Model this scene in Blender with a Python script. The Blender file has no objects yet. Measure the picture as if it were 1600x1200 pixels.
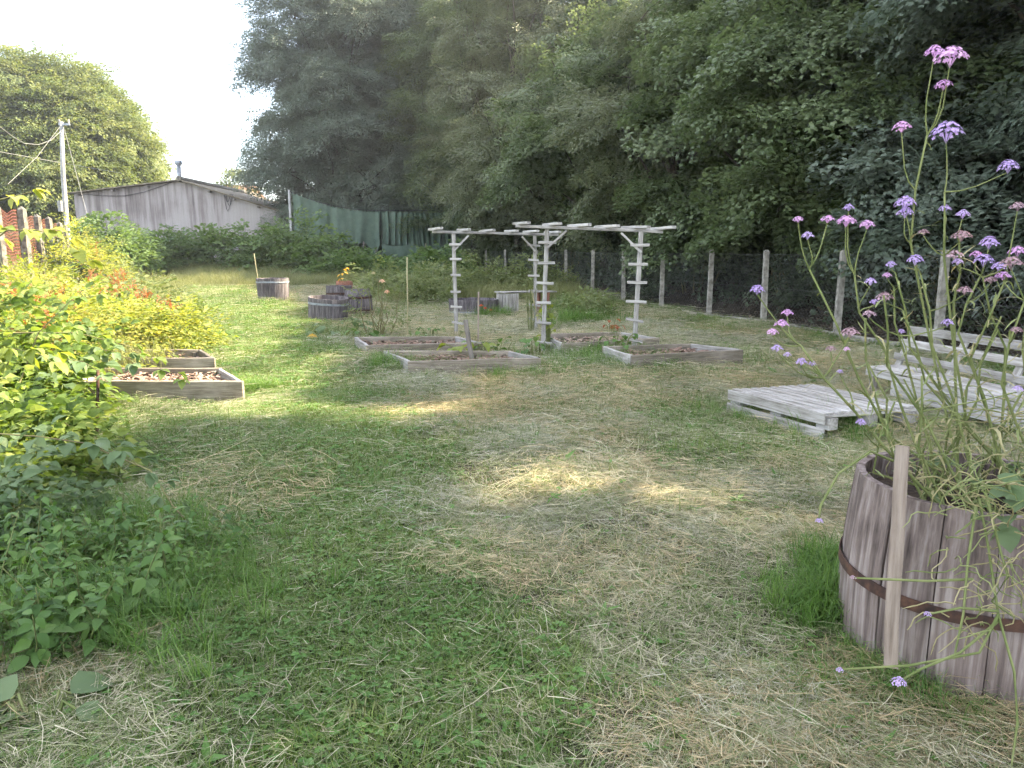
import bpy, math, random
import numpy as np
from mathutils import Vector, Matrix, Euler, noise as mnoise

R = math.radians
rnd = random.Random(7)
rs = np.random.RandomState(11)
sc = bpy.context.scene
COL = sc.collection

# ------------------------------------------------------------------ camera
CAMH, PITCH, FPX = 1.6, R(10.35), 1150.0
cd = bpy.data.cameras.new('camera')
cd.sensor_width = 36.0
cd.lens = 36.0 * FPX / 1600.0
cd.clip_start, cd.clip_end = 0.05, 3000.0
cam = bpy.data.objects.new('camera', cd)
COL.objects.link(cam)
cam.location = (0, 0, CAMH)
cam.rotation_euler = (R(90) - PITCH, 0, 0)
sc.camera = cam

# ------------------------------------------------------------------ sky, sun, exposure
SUN_EL, SUN_AZ = R(41), R(70)          # azimuth measured to the right of the view direction (+Y)
SUNV = Vector((math.cos(SUN_EL) * math.sin(SUN_AZ), math.cos(SUN_EL) * math.cos(SUN_AZ), math.sin(SUN_EL)))
w = bpy.data.worlds.new('World')
sc.world = w
w.use_nodes = True
nt = w.node_tree
nt.nodes.clear()
wo = nt.nodes.new('ShaderNodeOutputWorld')
bg = nt.nodes.new('ShaderNodeBackground')
sky = nt.nodes.new('ShaderNodeTexSky')
sky.sky_type = 'NISHITA'
sky.sun_disc = False
sky.sun_elevation = SUN_EL
sky.sun_rotation = SUN_AZ
sky.air_density, sky.dust_density, sky.ozone_density = 1.0, 0.2, 1.0
tc = nt.nodes.new('ShaderNodeTexCoord')
mp = nt.nodes.new('ShaderNodeMapping')
mp.inputs['Scale'].default_value = (1.6, 1.6, 9.0)
mp.inputs['Location'].default_value = (0.35, 0.2, 0.55)
nz = nt.nodes.new('ShaderNodeTexNoise')
nz.inputs['Scale'].default_value = 1.5
nz.inputs['Detail'].default_value = 7.0
nz.inputs['Roughness'].default_value = 0.55
nz.inputs['Distortion'].default_value = 0.3
cr = nt.nodes.new('ShaderNodeValToRGB')
cr.color_ramp.elements[0].position = 0.40
cr.color_ramp.elements[0].color = (0.40, 0.40, 0.40, 1)
cr.color_ramp.elements[1].position = 0.78
cr.color_ramp.elements[1].color = (0.85, 0.85, 0.85, 1)
mx = nt.nodes.new('ShaderNodeMix')
mx.data_type = 'RGBA'
mx.inputs['B'].default_value = (3.8, 3.55, 3.25, 1)
L = nt.links.new
L(tc.outputs['Generated'], mp.inputs[0]); L(mp.outputs[0], nz.inputs[0]); L(nz.outputs[0], cr.inputs[0])
L(cr.outputs[0], mx.inputs['Factor']); L(sky.outputs[0], mx.inputs['A']); L(mx.outputs['Result'], bg.inputs[0])
bg.inputs[1].default_value = 0.15
L(bg.outputs[0], wo.inputs[0])

sd = bpy.data.lights.new('sun', 'SUN')
sd.energy = 5.0
sd.angle = R(0.55)
sd.color = (1.0, 0.85, 0.61)
so = bpy.data.objects.new('sun', sd)
COL.objects.link(so)
so.rotation_euler = (-SUNV).to_track_quat('-Z', 'Y').to_euler()
so.location = SUNV * 60

sc.view_settings.view_transform = 'Standard'
sc.view_settings.look = 'None'
sc.view_settings.gamma = 1.0
sc.view_settings.use_curve_mapping = False
sc.view_settings.exposure = 2.7
sc.render.engine = 'CYCLES'
cy = sc.cycles
cy.max_bounces, cy.diffuse_bounces, cy.glossy_bounces, cy.transmission_bounces, cy.transparent_max_bounces = 6, 4, 2, 3, 4
cy.use_denoising = True
cy.use_adaptive_sampling = True
cy.adaptive_threshold = 0.028
cy.adaptive_min_samples = 28
cy.caustics_reflective = cy.caustics_refractive = False

# ------------------------------------------------------------------ helpers: where things stand
CP, SP = math.cos(PITCH), math.sin(PITCH)

def ray(px, py):
    c, u = (px - 800) / FPX, (600 - py) / FPX
    return Vector((c, CP + u * SP, -SP + u * CP))

def sstep(a, b, x):
    t = np.clip((x - a) / (b - a), 0, 1)
    return t * t * (3 - 2 * t)

def fence_x(y):
    return 6.7 - 0.32 * (y - 11.6)

FENCE_Y = [9.6, 11.54, 13.65, 15.73, 17.73, 19.93, 22.12, 24.3, 26.49, 29.52, 33.44, 36.45]

def hgt(x, y):
    x = np.asarray(x, float); y = np.asarray(y, float)
    edge = -(8.0 + 0.42 * np.clip(y - 14, -20, 60))
    bank = 0.95 * sstep(0, 2.6, edge - x) * sstep(7, 13, y)
    wood = 0.16 * np.clip(x - fence_x(y) - 0.3, 0, 14) * sstep(46, 36, y)
    far = 0.5 * sstep(30, 44, y)
    bump = 0.03 * np.sin(1.3 * x + 0.7 * y) * np.sin(0.9 * y - 0.6 * x + 1) + 0.018 * np.sin(3.1 * x + 1.2 + .8 * np.sin(y)) * np.sin(2.7 * y + .6 * np.sin(1.7 * x))
    hy = sstep(-1.2, 1.0, x + .06 * y) * sstep(7.4, 6.0, y) * sstep(.9, 1.3, np.hypot(x - 1.86, y - 2.86))
    mound = hy * .035 * (np.sin(2.1 * x + 1.1 * np.sin(.8 * y)) * np.sin(1.7 * y + .9 * np.sin(1.3 * x)) + .5 * np.sin(5.3 * x + 2 * np.sin(2 * y)) * np.sin(4.1 * y + 1.3 * x))
    bump = bump + mound
    return bank + wood + far * (1 - sstep(0, 2.6, edge - x)) + bump

def H(x, y):
    return float(hgt(x, y))

def G(px, py, z=None):
    """world point under a pixel of the photograph, on the ground (z None) or at height z"""
    d = ray(px, py)
    zz = 0.0 if z is None else z
    for _ in range(12):
        t = (zz - CAMH) / d.z
        p = Vector((0, 0, CAMH)) + d * t
        if z is not None:
            break
        zz = 0.5 * zz + 0.5 * H(p.x, p.y)
    return p

def P(px, py, Y):
    d = ray(px, py)
    return Vector((0, 0, CAMH)) + d * (Y / d.y)

# ------------------------------------------------------------------ helpers: objects
W = {}

def link(o, parent=None, M=None):
    COL.objects.link(o)
    M = M or Matrix.Identity(4)
    o.matrix_basis = M
    W[o.name] = M
    if parent is not None:
        o.parent = parent
        o.matrix_parent_inverse = W[parent.name].inverted()
    return o

def tag(o, label=None, cat=None, group=None, kind=None):
    if label: o['label'] = label
    if cat: o['category'] = cat
    if group: o['group'] = group
    if kind: o['kind'] = kind
    return o

def thing(name, label, cat, loc=(0, 0, 0), group=None):
    o = bpy.data.objects.new(name, None)
    o.empty_display_size = 0.1
    link(o, None, Matrix.Translation(Vector(loc)))
    return tag(o, label, cat, group)

def mesh_of(name, v, f, mat=None, smooth=False):
    me = bpy.data.meshes.new(name)
    me.from_pydata([tuple(p) for p in v], [], f)
    if mat: me.materials.append(mat)
    if smooth: me.shade_smooth()
    return me

class MB:
    def __init__(s): s.v, s.f = [], []
    def add(s, v, f):
        k = len(s.v); s.v += [tuple(p) for p in v]; s.f += [tuple(i + k for i in q) for q in f]; return s
    def box(s, c, size, M=None):
        hx, hy, hz = [q / 2 for q in size]
        pts = [Vector((x, y, z)) for x in (-hx, hx) for y in (-hy, hy) for z in (-hz, hz)]
        if M is not None: pts = [M @ p for p in pts]
        c = Vector(c)
        return s.add([p + c for p in pts], [(0, 1, 3, 2), (4, 6, 7, 5), (0, 4, 5, 1), (2, 3, 7, 6), (0, 2, 6, 4), (1, 5, 7, 3)])
    def tube(s, pts, rad, n=6, cap=True):
        pts = [Vector(p) for p in pts]
        if not hasattr(rad, '__len__'): rad = [rad] * len(pts)
        V, Fc = [], []
        up = Vector((0.13, 0.31, 0.94))
        for i, p in enumerate(pts):
            t = (pts[min(i + 1, len(pts) - 1)] - pts[max(i - 1, 0)]).normalized()
            a = t.cross(up)
            if a.length < 0.05: a = t.cross(Vector((1, 0, 0)))
            a.normalize(); b = t.cross(a)
            for k in range(n):
                q = 2 * math.pi * k / n
                V.append(p + (a * math.cos(q) + b * math.sin(q)) * rad[i])
        for i in range(len(pts) - 1):
            for k in range(n):
                Fc.append((i * n + k, i * n + (k + 1) % n, (i + 1) * n + (k + 1) % n, (i + 1) * n + k))
        if cap:
            Fc.append(tuple(range(n))); Fc.append(tuple((len(pts) - 1) * n + k for k in range(n)))
        return s.add(V, Fc)
    def build(s, name, mat, parent=None, smooth=False, M=None, kind=None):
        o = bpy.data.objects.new(name, mesh_of(name, s.v, s.f, mat, smooth))
        link(o, parent, M)
        if kind: o['kind'] = kind
        return o

def frame(p0, p1, up=(0, 0, 1), roll=0.0):
    """matrix with X along p0->p1, Z close to up, origin at the middle"""
    p0, p1 = Vector(p0), Vector(p1)
    x = (p1 - p0).normalized(); z = Vector(up); y = z.cross(x)
    if y.length < 1e-3: y = Vector((0, 1, 0)).cross(x)
    y.normalize(); z = x.cross(y)
    M = Matrix((x, y, z)).transposed().to_4x4()
    M = M @ Matrix.Rotation(roll, 4, 'X')
    M.translation = (p0 + p1) / 2
    return M

def plank(name, p0, p1, width, thick, mat, parent=None, up=(0, 0, 1), roll=0.0, wob=0.004, n=4):
    """a sawn board: X along its length, slightly worn corners and a slight warp; width along Y, thick along Z"""
    Ln = (Vector(p1) - Vector(p0)).length
    b = min(width, thick) * 0.16
    prof = [(-width / 2 + b, -thick / 2), (width / 2 - b, -thick / 2), (width / 2, -thick / 2 + b), (width / 2, thick / 2 - b),
            (width / 2 - b, thick / 2), (-width / 2 + b, thick / 2), (-width / 2, thick / 2 - b), (-width / 2, -thick / 2 + b)]
    V, Fc = [], []
    for i in range(n):
        x = -Ln / 2 + Ln * i / (n - 1)
        dy, dz = rnd.uniform(-wob, wob), rnd.uniform(-wob, wob)
        sh = 1.0
        for (a, c) in prof:
            V.append((x + rnd.uniform(-wob, wob) * (0.6 if i in (0, n - 1) else 0), a * sh + dy, c * sh + dz))
    for i in range(n - 1):
        for k in range(8):
            Fc.append((i * 8 + k, (i + 1) * 8 + k, (i + 1) * 8 + (k + 1) % 8, i * 8 + (k + 1) % 8))
    Fc.append(tuple(range(8))); Fc.append(tuple(reversed([(n - 1) * 8 + k for k in range(8)])))
    me = mesh_of(name, V, Fc, mat)
    return link(bpy.data.objects.new(name, me), parent, frame(p0, p1, up, roll))

# ------------------------------------------------------------------ helpers: materials
def nodes(name):
    m = bpy.data.materials.new(name)
    m.use_nodes = True
    t = m.node_tree
    b = t.nodes['Principled BSDF']
    return m, t, b, t.nodes.new, t.links.new

def ramp(N, cols):
    r = N('ShaderNodeValToRGB')
    e = r.color_ramp.elements
    while len(e) < len(cols): e.new(0.5)
    for i, (p, c) in enumerate(cols):
        e[i].position = p; e[i].color = (*c, 1)
    return r

def mat_leaf(name, cols, trans=0.35, rough=0.55, spec=0.3, tint=None):
    """foliage: each leaf and each spray takes its own shade between the given colours"""
    m, t, b, N, K = nodes(name)
    ge = N('ShaderNodeNewGeometry'); oi = N('ShaderNodeObjectInfo')
    a = N('ShaderNodeMath'); a.operation = 'MULTIPLY'; a.inputs[1].default_value = 0.5
    c = N('ShaderNodeMath'); c.operation = 'MULTIPLY_ADD'; c.inputs[1].default_value = 0.5
    K(ge.outputs['Random Per Island'], a.inputs[0]); K(oi.outputs['Random'], c.inputs[0]); K(a.outputs[0], c.inputs[2])
    r = ramp(N, [(i / max(1, len(cols) - 1), q) for i, q in enumerate(cols)])
    K(c.outputs[0], r.inputs[0])
    K(r.outputs[0], b.inputs['Base Color'])
    b.inputs['Roughness'].default_value = rough
    b.inputs['Specular IOR Level'].default_value = spec
    tr = N('ShaderNodeBsdfTranslucent')
    hs = N('ShaderNodeHueSaturation'); hs.inputs['Saturation'].default_value = 1.15; hs.inputs['Value'].default_value = 1.25
    hs.inputs['Hue'].default_value = 0.485
    K(r.outputs[0], hs.inputs['Color']); K(hs.outputs[0], tr.inputs[0])
    mix = N('ShaderNodeMixShader'); mix.inputs[0].default_value = trans
    K(b.outputs[0], mix.inputs[1]); K(tr.outputs[0], mix.inputs[2])
    K(mix.outputs[0], t.nodes['Material Output'].inputs[0])
    return m

def mat_wood(name, cols, grain=(3, 45, 45), rough=0.85, bump=0.25, dirt=None):
    m, t, b, N, K = nodes(name)
    tcn = N('ShaderNodeTexCoord'); oi = N('ShaderNodeObjectInfo')
    mpn = N('ShaderNodeMapping'); mpn.inputs['Scale'].default_value = grain
    cm = N('ShaderNodeCombineXYZ'); ml = N('ShaderNodeMath'); ml.operation = 'MULTIPLY'; ml.inputs[1].default_value = 37.0
    K(oi.outputs['Random'], ml.inputs[0])
    for k in range(3): K(ml.outputs[0], cm.inputs[k])
    K(cm.outputs[0], mpn.inputs['Location'])
    K(tcn.outputs['Object'], mpn.inputs['Vector'])
    n1 = N('ShaderNodeTexNoise'); n1.inputs['Scale'].default_value = 1.0; n1.inputs['Detail'].default_value = 6; n1.inputs['Roughness'].default_value = 0.65
    K(mpn.outputs[0], n1.inputs['Vector'])
    n2 = N('ShaderNodeTexNoise'); n2.inputs['Scale'].default_value = 3.0; n2.inputs['Detail'].default_value = 4
    K(tcn.outputs['Object'], n2.inputs['Vector'])
    ad = N('ShaderNodeMath'); ad.operation = 'MULTIPLY_ADD'; ad.inputs[1].default_value = 0.62
    s2 = N('ShaderNodeMath'); s2.operation = 'MULTIPLY'; s2.inputs[1].default_value = 0.38
    K(n2.outputs[0], s2.inputs[0]); K(n1.outputs[0], ad.inputs[0]); K(s2.outputs[0], ad.inputs[2])
    r = ramp(N, [(0.36 + 0.28 * i / max(1, len(cols) - 1), q) for i, q in enumerate(cols)])
    K(ad.outputs[0], r.inputs[0])
    hs = N('ShaderNodeHueSaturation')
    vr = N('ShaderNodeMapRange'); vr.inputs['To Min'].default_value = 0.78; vr.inputs['To Max'].default_value = 1.15
    K(oi.outputs['Random'], vr.inputs[0]); K(vr.outputs[0], hs.inputs['Value']); K(r.outputs[0], hs.inputs['Color'])
    K(hs.outputs[0], b.inputs['Base Color'])
    b.inputs['Roughness'].default_value = rough
    b.inputs['Specular IOR Level'].default_value = 0.2
    bp = N('ShaderNodeBump'); bp.inputs['Strength'].default_value = bump; bp.inputs['Distance'].default_value = 0.01
    K(n1.outputs[0], bp.inputs['Height']); K(bp.outputs[0], b.inputs['Normal'])
    return m

def mat_noise(name, cols, scale=8.0, rough=0.9, bump=0.3, metal=0.0, dist=0.01, detail=6, stretch=(1, 1, 1), lo=0.33, hi=0.67):
    m, t, b, N, K = nodes(name)
    tcn = N('ShaderNodeTexCoord'); mpn = N('ShaderNodeMapping'); mpn.inputs['Scale'].default_value = stretch
    K(tcn.outputs['Object'], mpn.inputs[0])
    n1 = N('ShaderNodeTexNoise'); n1.inputs['Scale'].default_value = scale; n1.inputs['Detail'].default_value = detail; n1.inputs['Roughness'].default_value = 0.6
    K(mpn.outputs[0], n1.inputs['Vector'])
    r = ramp(N, [(lo + (hi - lo) * i / max(1, len(cols) - 1), q) for i, q in enumerate(cols)])
    K(n1.outputs[0], r.inputs[0]); K(r.outputs[0], b.inputs['Base Color'])
    b.inputs['Roughness'].default_value = rough; b.inputs['Metallic'].default_value = metal
    b.inputs['Specular IOR Level'].default_value = 0.25
    if bump:
        bp = N('ShaderNodeBump'); bp.inputs['Strength'].default_value = bump; bp.inputs['Distance'].default_value = dist
        K(n1.outputs[0], bp.inputs['Height']); K(bp.outputs[0], b.inputs['Normal'])
    return m

M_pal = mat_wood('weathered_pale_wood', [(0.18, 0.165, 0.15), (0.36, 0.345, 0.325), (0.50, 0.485, 0.465)])
M_white = mat_wood('washed_white_wood', [(0.13, 0.115, 0.09), (0.30, 0.285, 0.265), (0.46, 0.445, 0.43)])
M_bedw = mat_wood('grey_bed_boards', [(0.10, 0.085, 0.065), (0.22, 0.19, 0.15), (0.34, 0.30, 0.25)])
M_bedend = mat_wood('skylit_pale_boards', [(0.15, 0.14, 0.125), (0.30, 0.285, 0.265), (0.43, 0.415, 0.40)])  # paler copy for end boards: reflected sky brightness put into the colour
M_stave = mat_wood('weathered_oak_staves', [(0.05, 0.038, 0.034), (0.175, 0.137, 0.123), (0.34, 0.295, 0.275)], grain=(1.6, 34, 34), bump=0.7)
M_cask = mat_wood('dark_grey_oak', [(0.05, 0.044, 0.046), (0.13, 0.115, 0.12), (0.23, 0.21, 0.215)], grain=(3, 25, 25), bump=0.4)
M_stake = mat_wood('raw_stake_wood', [(0.16, 0.125, 0.10), (0.27, 0.22, 0.18), (0.36, 0.305, 0.255)])
M_dstake = mat_wood('grey_stake_wood', [(0.10, 0.085, 0.075), (0.20, 0.18, 0.16), (0.30, 0.27, 0.25)])
M_redw = mat_wood('reddish_wood', [(0.16, 0.06, 0.04), (0.28, 0.13, 0.09), (0.38, 0.21, 0.15)])
M_cane = mat_noise('bamboo_cane', [(0.30, 0.26, 0.14), (0.48, 0.43, 0.27)], 12, bump=0)
M_rust = mat_noise('rusty_iron', [(0.028, 0.020, 0.018), (0.06, 0.034, 0.026), (0.105, 0.055, 0.037)], 22, rough=0.8, bump=0.35, dist=0.004)
M_zinc = mat_noise('galvanised_hoop', [(0.20, 0.22, 0.25), (0.36, 0.39, 0.43)], 9, rough=0.5, metal=0.4, bump=0.1)
M_conc = mat_noise('old_concrete', [(0.13, 0.12, 0.10), (0.25, 0.235, 0.205), (0.36, 0.34, 0.30)], 9, bump=0.4)
M_concd = mat_noise('dark_lichened_concrete', [(0.06, 0.055, 0.05), (0.14, 0.13, 0.11), (0.24, 0.23, 0.19)], 9, bump=0.4)
M_soil = mat_noise('dark_soil', [(0.02, 0.014, 0.01), (0.06, 0.042, 0.03)], 30, bump=0.8, dist=0.02)
M_bark = mat_noise('tree_bark', [(0.025, 0.02, 0.016), (0.07, 0.058, 0.045), (0.12, 0.10, 0.08)], 6, bump=0.6, dist=0.03, stretch=(1, 1, 0.3))
M_stem = mat_noise('green_stem', [(0.10, 0.13, 0.04), (0.20, 0.22, 0.09)], 10, bump=0)
M_dry = mat_noise('dry_stem', [(0.26, 0.22, 0.12), (0.42, 0.37, 0.23)], 10, bump=0)
M_bram = mat_noise('bramble_cane', [(0.13, 0.10, 0.06), (0.20, 0.20, 0.08)], 10, bump=0)
M_wire = mat_noise('galvanised_wire', [(0.10, 0.10, 0.10), (0.17, 0.17, 0.17)], 10, rough=0.6, metal=0.3, bump=0)
M_cable = mat_noise('black_cable', [(0.03, 0.03, 0.035), (0.06, 0.06, 0.065)], 5, bump=0)
M_pole = mat_noise('grey_pole', [(0.22, 0.22, 0.21), (0.33, 0.33, 0.32)], 3, rough=0.6, bump=0.05)
M_orange = mat_noise('faded_orange_plastic', [(0.11, 0.042, 0.034), (0.18, 0.075, 0.058)], 3, rough=0.6, bump=0)
M_roof = mat_noise('mossy_roof_sheet', [(0.10, 0.085, 0.06), (0.21, 0.18, 0.13)], 5, bump=0.3)
M_tile = mat_noise('brown_roof_tile', [(0.16, 0.09, 0.06), (0.26, 0.16, 0.11)], 3, bump=0.3)
M_render = mat_noise('pale_render', [(0.45, 0.43, 0.40), (0.55, 0.53, 0.50)], 2, bump=0.1)
M_pink = mat_leaf('verbena_pink', [(0.540, 0.300, 0.550), (0.680, 0.420, 0.660), (0.800, 0.560, 0.740)], 0.3)
M_viol = mat_leaf('verbena_violet', [(0.380, 0.270, 0.540), (0.520, 0.390, 0.660), (0.640, 0.500, 0.750)], 0.3)
M_dead = mat_leaf('faded_flower', [(0.260, 0.160, 0.180), (0.400, 0.270, 0.300), (0.500, 0.360, 0.440)], 0.2)
M_yel = mat_leaf('yellow_petal', [(0.72, 0.36, 0.03), (0.80, 0.52, 0.06)], 0.3)
M_peach = mat_leaf('peach_petal', [(0.75, 0.42, 0.28), (0.82, 0.55, 0.40)], 0.3)
M_redf = mat_leaf('red_petal', [(0.50, 0.05, 0.02), (0.65, 0.12, 0.04)], 0.3)

LF_wood = mat_leaf('woodland_leaf', [(0.068, 0.102, 0.044), (0.115, 0.158, 0.068), (0.168, 0.208, 0.105)], .40, .42, .5)
LF_olive = mat_leaf('olive_leaf', [(0.090, 0.112, 0.056), (0.140, 0.165, 0.086), (0.195, 0.215, 0.125)], .40, .45, .45)
LF_cool = mat_leaf('glare_pale_leaf', [(0.095, 0.130, 0.095), (0.150, 0.190, 0.142), (0.205, 0.240, 0.190)], .40, .42, .5)  # leaf greens paled to imitate lens glare over the right-hand trees
LF_sunny = mat_leaf('sunlit_yellow_leaf', [(0.075, 0.115, 0.042), (0.150, 0.190, 0.070), (0.290, 0.310, 0.130)], 0.40)  # sunlit yellow and shaded dark green put into the leaf colours
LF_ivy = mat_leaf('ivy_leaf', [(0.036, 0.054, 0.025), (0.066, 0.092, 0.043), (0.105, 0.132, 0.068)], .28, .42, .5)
LF_knot = mat_leaf('knotweed_leaf', [(0.055, 0.100, 0.034), (0.095, 0.155, 0.052), (0.150, 0.220, 0.075)], 0.38)
LF_bram = mat_leaf('bramble_leaf', [(0.040, 0.075, 0.018), (0.100, 0.165, 0.036), (0.190, 0.260, 0.060), (0.340, 0.380, 0.130)], 0.48)
LF_lime = mat_leaf('lime_weed_leaf', [(0.060, 0.100, 0.024), (0.170, 0.220, 0.045), (0.300, 0.330, 0.075), (0.460, 0.420, 0.140)], 0.48)
LF_big = mat_leaf('grey_bramble_leaf', [(0.075, 0.130, 0.055), (0.120, 0.180, 0.080), (0.170, 0.230, 0.115)], 0.38)
LF_nett = mat_leaf('nettle_leaf', [(0.040, 0.095, 0.022), (0.085, 0.165, 0.040), (0.160, 0.250, 0.070)], 0.38)
LF_dock = mat_leaf('dock_seed', [(0.220, 0.075, 0.035), (0.340, 0.130, 0.055), (0.460, 0.210, 0.090)], 0.35)
LF_per = mat_leaf('perennial_leaf', [(0.085, 0.120, 0.040), (0.135, 0.175, 0.062), (0.210, 0.240, 0.100)], 0.38)
LF_yg = mat_leaf('bean_leaf', [(0.16, 0.22, 0.04), (0.26, 0.31, 0.07)], 0.45)
LF_grass = mat_leaf('lawn_blade', [(0.050, 0.098, 0.020), (0.115, 0.182, 0.042), (0.220, 0.285, 0.085)], 0.35, 0.6, 0.25)
LF_clov = mat_leaf('clover_leaf', [(0.060, 0.145, 0.028), (0.100, 0.200, 0.045), (0.150, 0.260, 0.080)], 0.35)
LF_hay = mat_leaf('hay_strand', [(0.190, 0.180, 0.115), (0.430, 0.400, 0.275), (0.720, 0.670, 0.500)], 0.25, 0.75, 0.15)
LF_haygold = mat_leaf('golden_hay_strand', [(0.20, 0.155, 0.085), (0.45, 0.36, 0.21), (0.70, 0.59, 0.38)], 0.25, 0.75, 0.15)
LF_haygrey = mat_leaf('grey_hay_strand', [(0.16, 0.155, 0.11), (0.37, 0.36, 0.275), (0.63, 0.61, 0.49)], 0.25, 0.75, 0.15)
LF_dullg = mat_leaf('wilting_blade', [(0.100, 0.130, 0.055), (0.220, 0.250, 0.125), (0.380, 0.390, 0.220)], 0.3, 0.7, 0.15)
LF_mead = mat_leaf('meadow_blade', [(0.120, 0.150, 0.058), (0.200, 0.220, 0.090), (0.340, 0.330, 0.180)], 0.35, 0.65, 0.2)
LF_tuft = mat_leaf('lush_blade', [(0.065, 0.140, 0.030), (0.115, 0.210, 0.048), (0.200, 0.300, 0.090)], 0.4, 0.5, 0.3)
LF_chip = mat_leaf('wood_chip', [(0.11, 0.065, 0.05), (0.26, 0.18, 0.14), (0.44, 0.35, 0.29)], 0.0, 0.9, 0.1)
LF_litter = mat_leaf('leaf_litter', [(0.05, 0.035, 0.022), (0.10, 0.075, 0.045), (0.17, 0.13, 0.08)], 0.1)

# ------------------------------------------------------------------ the sunlit ground: gaps left in the canopy
LIT = [(360, 655, 60, 18), (575, 666, 60, 13), (705, 716, 34, 8), (745, 600, 36, 5), (745, 636, 40, 6),
       (830, 776, 90, 18), (730, 748, 30, 9), (865, 1100, 90, 60), (1290, 850, 24, 26), (1070, 822, 26, 9), (1000, 690, 24, 5),
       (480, 606, 46, 8), (490, 573, 46, 6), (425, 548, 40, 5), (440, 526, 45, 4), (430, 503, 40, 4), (330, 1175, 40, 14)]
PATCH = []
for (a, b, c, d) in LIT:
    g = G(a, b, 0); gx = G(a + c, b, 0); gy0, gy1 = G(a, b - d, 0), G(a, b + d, 0)
    PATCH.append((g.x, 0.5 * (gy0.y + gy1.y), abs(gx.x - g.x), 0.5 * abs(gy1.y - gy0.y)))
EDGE_Y = [-4, 2, 4.5, 6, 8, 12, 16, 22, 28, 34]
EDGE_X = [-5.0, -4.5, -4.0, -3.5, -3.5, -3.9, -4.6, -6.6, -9.5, -13]

def shades(p):
    """True where foliage at p (N,3) may stand: it does not close one of the gaps that let the sun through"""
    p = np.asarray(p)
    k = np.maximum(p[:, 2], 0) / SUNV.z
    qx, qy = p[:, 0] - SUNV.x * k, p[:, 1] - SUNV.y * k
    keep = np.ones(len(p), bool)
    jx = 0.10 * np.sin(9 * qy + 3 * qx); jy = 0.10 * np.sin(8 * qx - 2 * qy)
    for (x, y, rx, ry) in PATCH:
        keep &= (((qx + jx - x) / (rx + 0.16)) ** 2 + ((qy + jy - y) / (ry + 0.17)) ** 2) > 1.0
    eb = np.interp(qy, EDGE_Y, EDGE_X) + 0.5 * np.sin(1.7 * qy) + 0.3 * np.sin(4.1 * qy + qx)
    keep &= ~((qx < eb) & (qy < 33) & (qx > -30))
    return keep | (p[:, 2] < 2.2)

# ------------------------------------------------------------------ foliage pieces
def leaf5(Ln, Wd, fold=0.12, droop=0.12):
    return ([(0, 0, 0), (.42 * Ln, 0, -.02 * Ln), (Ln, 0, -droop * Ln), (.4 * Ln, Wd / 2, fold * Wd), (.4 * Ln, -Wd / 2, fold * Wd)],
            [(0, 4, 1), (4, 2, 1), (0, 1, 3), (1, 2, 3)])

def leaf9(Ln, Wd, fold=0.15, droop=0.2):
    v = [(0, 0, 0), (.3 * Ln, 0, .02 * Ln), (.65 * Ln, 0, -.04 * Ln), (Ln, 0, -droop * Ln)]
    for s in (1, -1):
        v += [(.12 * Ln, s * .30 * Wd, fold * Wd * .6), (.38 * Ln, s * .5 * Wd, fold * Wd), (.70 * Ln, s * .34 * Wd, fold * Wd * .6 - .05 * Ln)]
    f = [(0, 1, 5, 4), (1, 2, 6, 5), (2, 3, 6), (0, 7, 8, 1), (1, 8, 9, 2), (2, 9, 3)]
    return v, f

def leafmaple(Ln):
    pts = []
    for a, r in ((180, .10), (128, .42), (112, .26), (72, .58), (52, .34), (18, .40), (0, .66), (-18, .40), (-52, .34), (-72, .58), (-112, .26), (-128, .42)):
        pts.append((.40 * Ln + r * Ln * math.cos(R(a)), r * Ln * math.sin(R(a)), -.22 * Ln * r))
    v = [(.40 * Ln, 0, 0)] + pts
    n = len(pts)
    return v, [(0, 1 + i, 1 + (i + 1) % n) for i in range(n)]

def xf(v, M):
    return [M @ Vector(p) for p in v]

def spray(name, mat, n, length, leaf, spread=0.5, tilt=35, twig=True, up=0.0, seed=0):
    """a leafy twig along +X with leaves to both sides"""
    q = random.Random(seed)
    m = MB()
    for i in range(n):
        t = (i + q.random()) / n
        side = 1 if i % 2 else -1
        a = side * q.uniform(20, 80) * (1 - 0.5 * t)
        x = length * t; y = side * q.uniform(0, spread) * length * (0.35 + 0.65 * math.sin(math.pi * min(1, t * .9 + .1)))
        z = q.uniform(-0.10, 0.12) * length - 0.25 * length * t * t + up * length * t
        M = Matrix.Translation((x, y, z)) @ Euler((R(q.uniform(-tilt, tilt)), R(q.uniform(-5, 35)), R(a)), 'XYZ').to_matrix().to_4x4() @ Matrix.Scale(q.uniform(.7, 1.15), 4)
        v, f = leaf
        m.add(xf(v, M), f)
    me = mesh_of(name, m.v, m.f, mat)
    return me

def blade(m, x, y, az, Ln, w, lean, curl, z0=0.0, q=rnd):
    dx, dy = math.cos(az), math.sin(az)
    nx, ny = -dy * w / 2, dx * w / 2
    a0 = R(90 - lean); a1 = a0 - R(curl)
    x1, z1 = .5 * Ln * math.cos(a0), .5 * Ln * math.sin(a0)
    x2, z2 = x1 + .5 * Ln * math.cos(a1), z1 + .5 * Ln * math.sin(a1)
    m.add([(x + nx, y + ny, z0), (x - nx, y - ny, z0), (x + dx * x1 + nx * .8, y + dy * x1 + ny * .8, z0 + z1),
           (x + dx * x1 - nx * .8, y + dy * x1 - ny * .8, z0 + z1), (x + dx * x2, y + dy * x2, max(0.004, z0 + z2))], [(0, 1, 3, 2), (2, 3, 4)])

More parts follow.
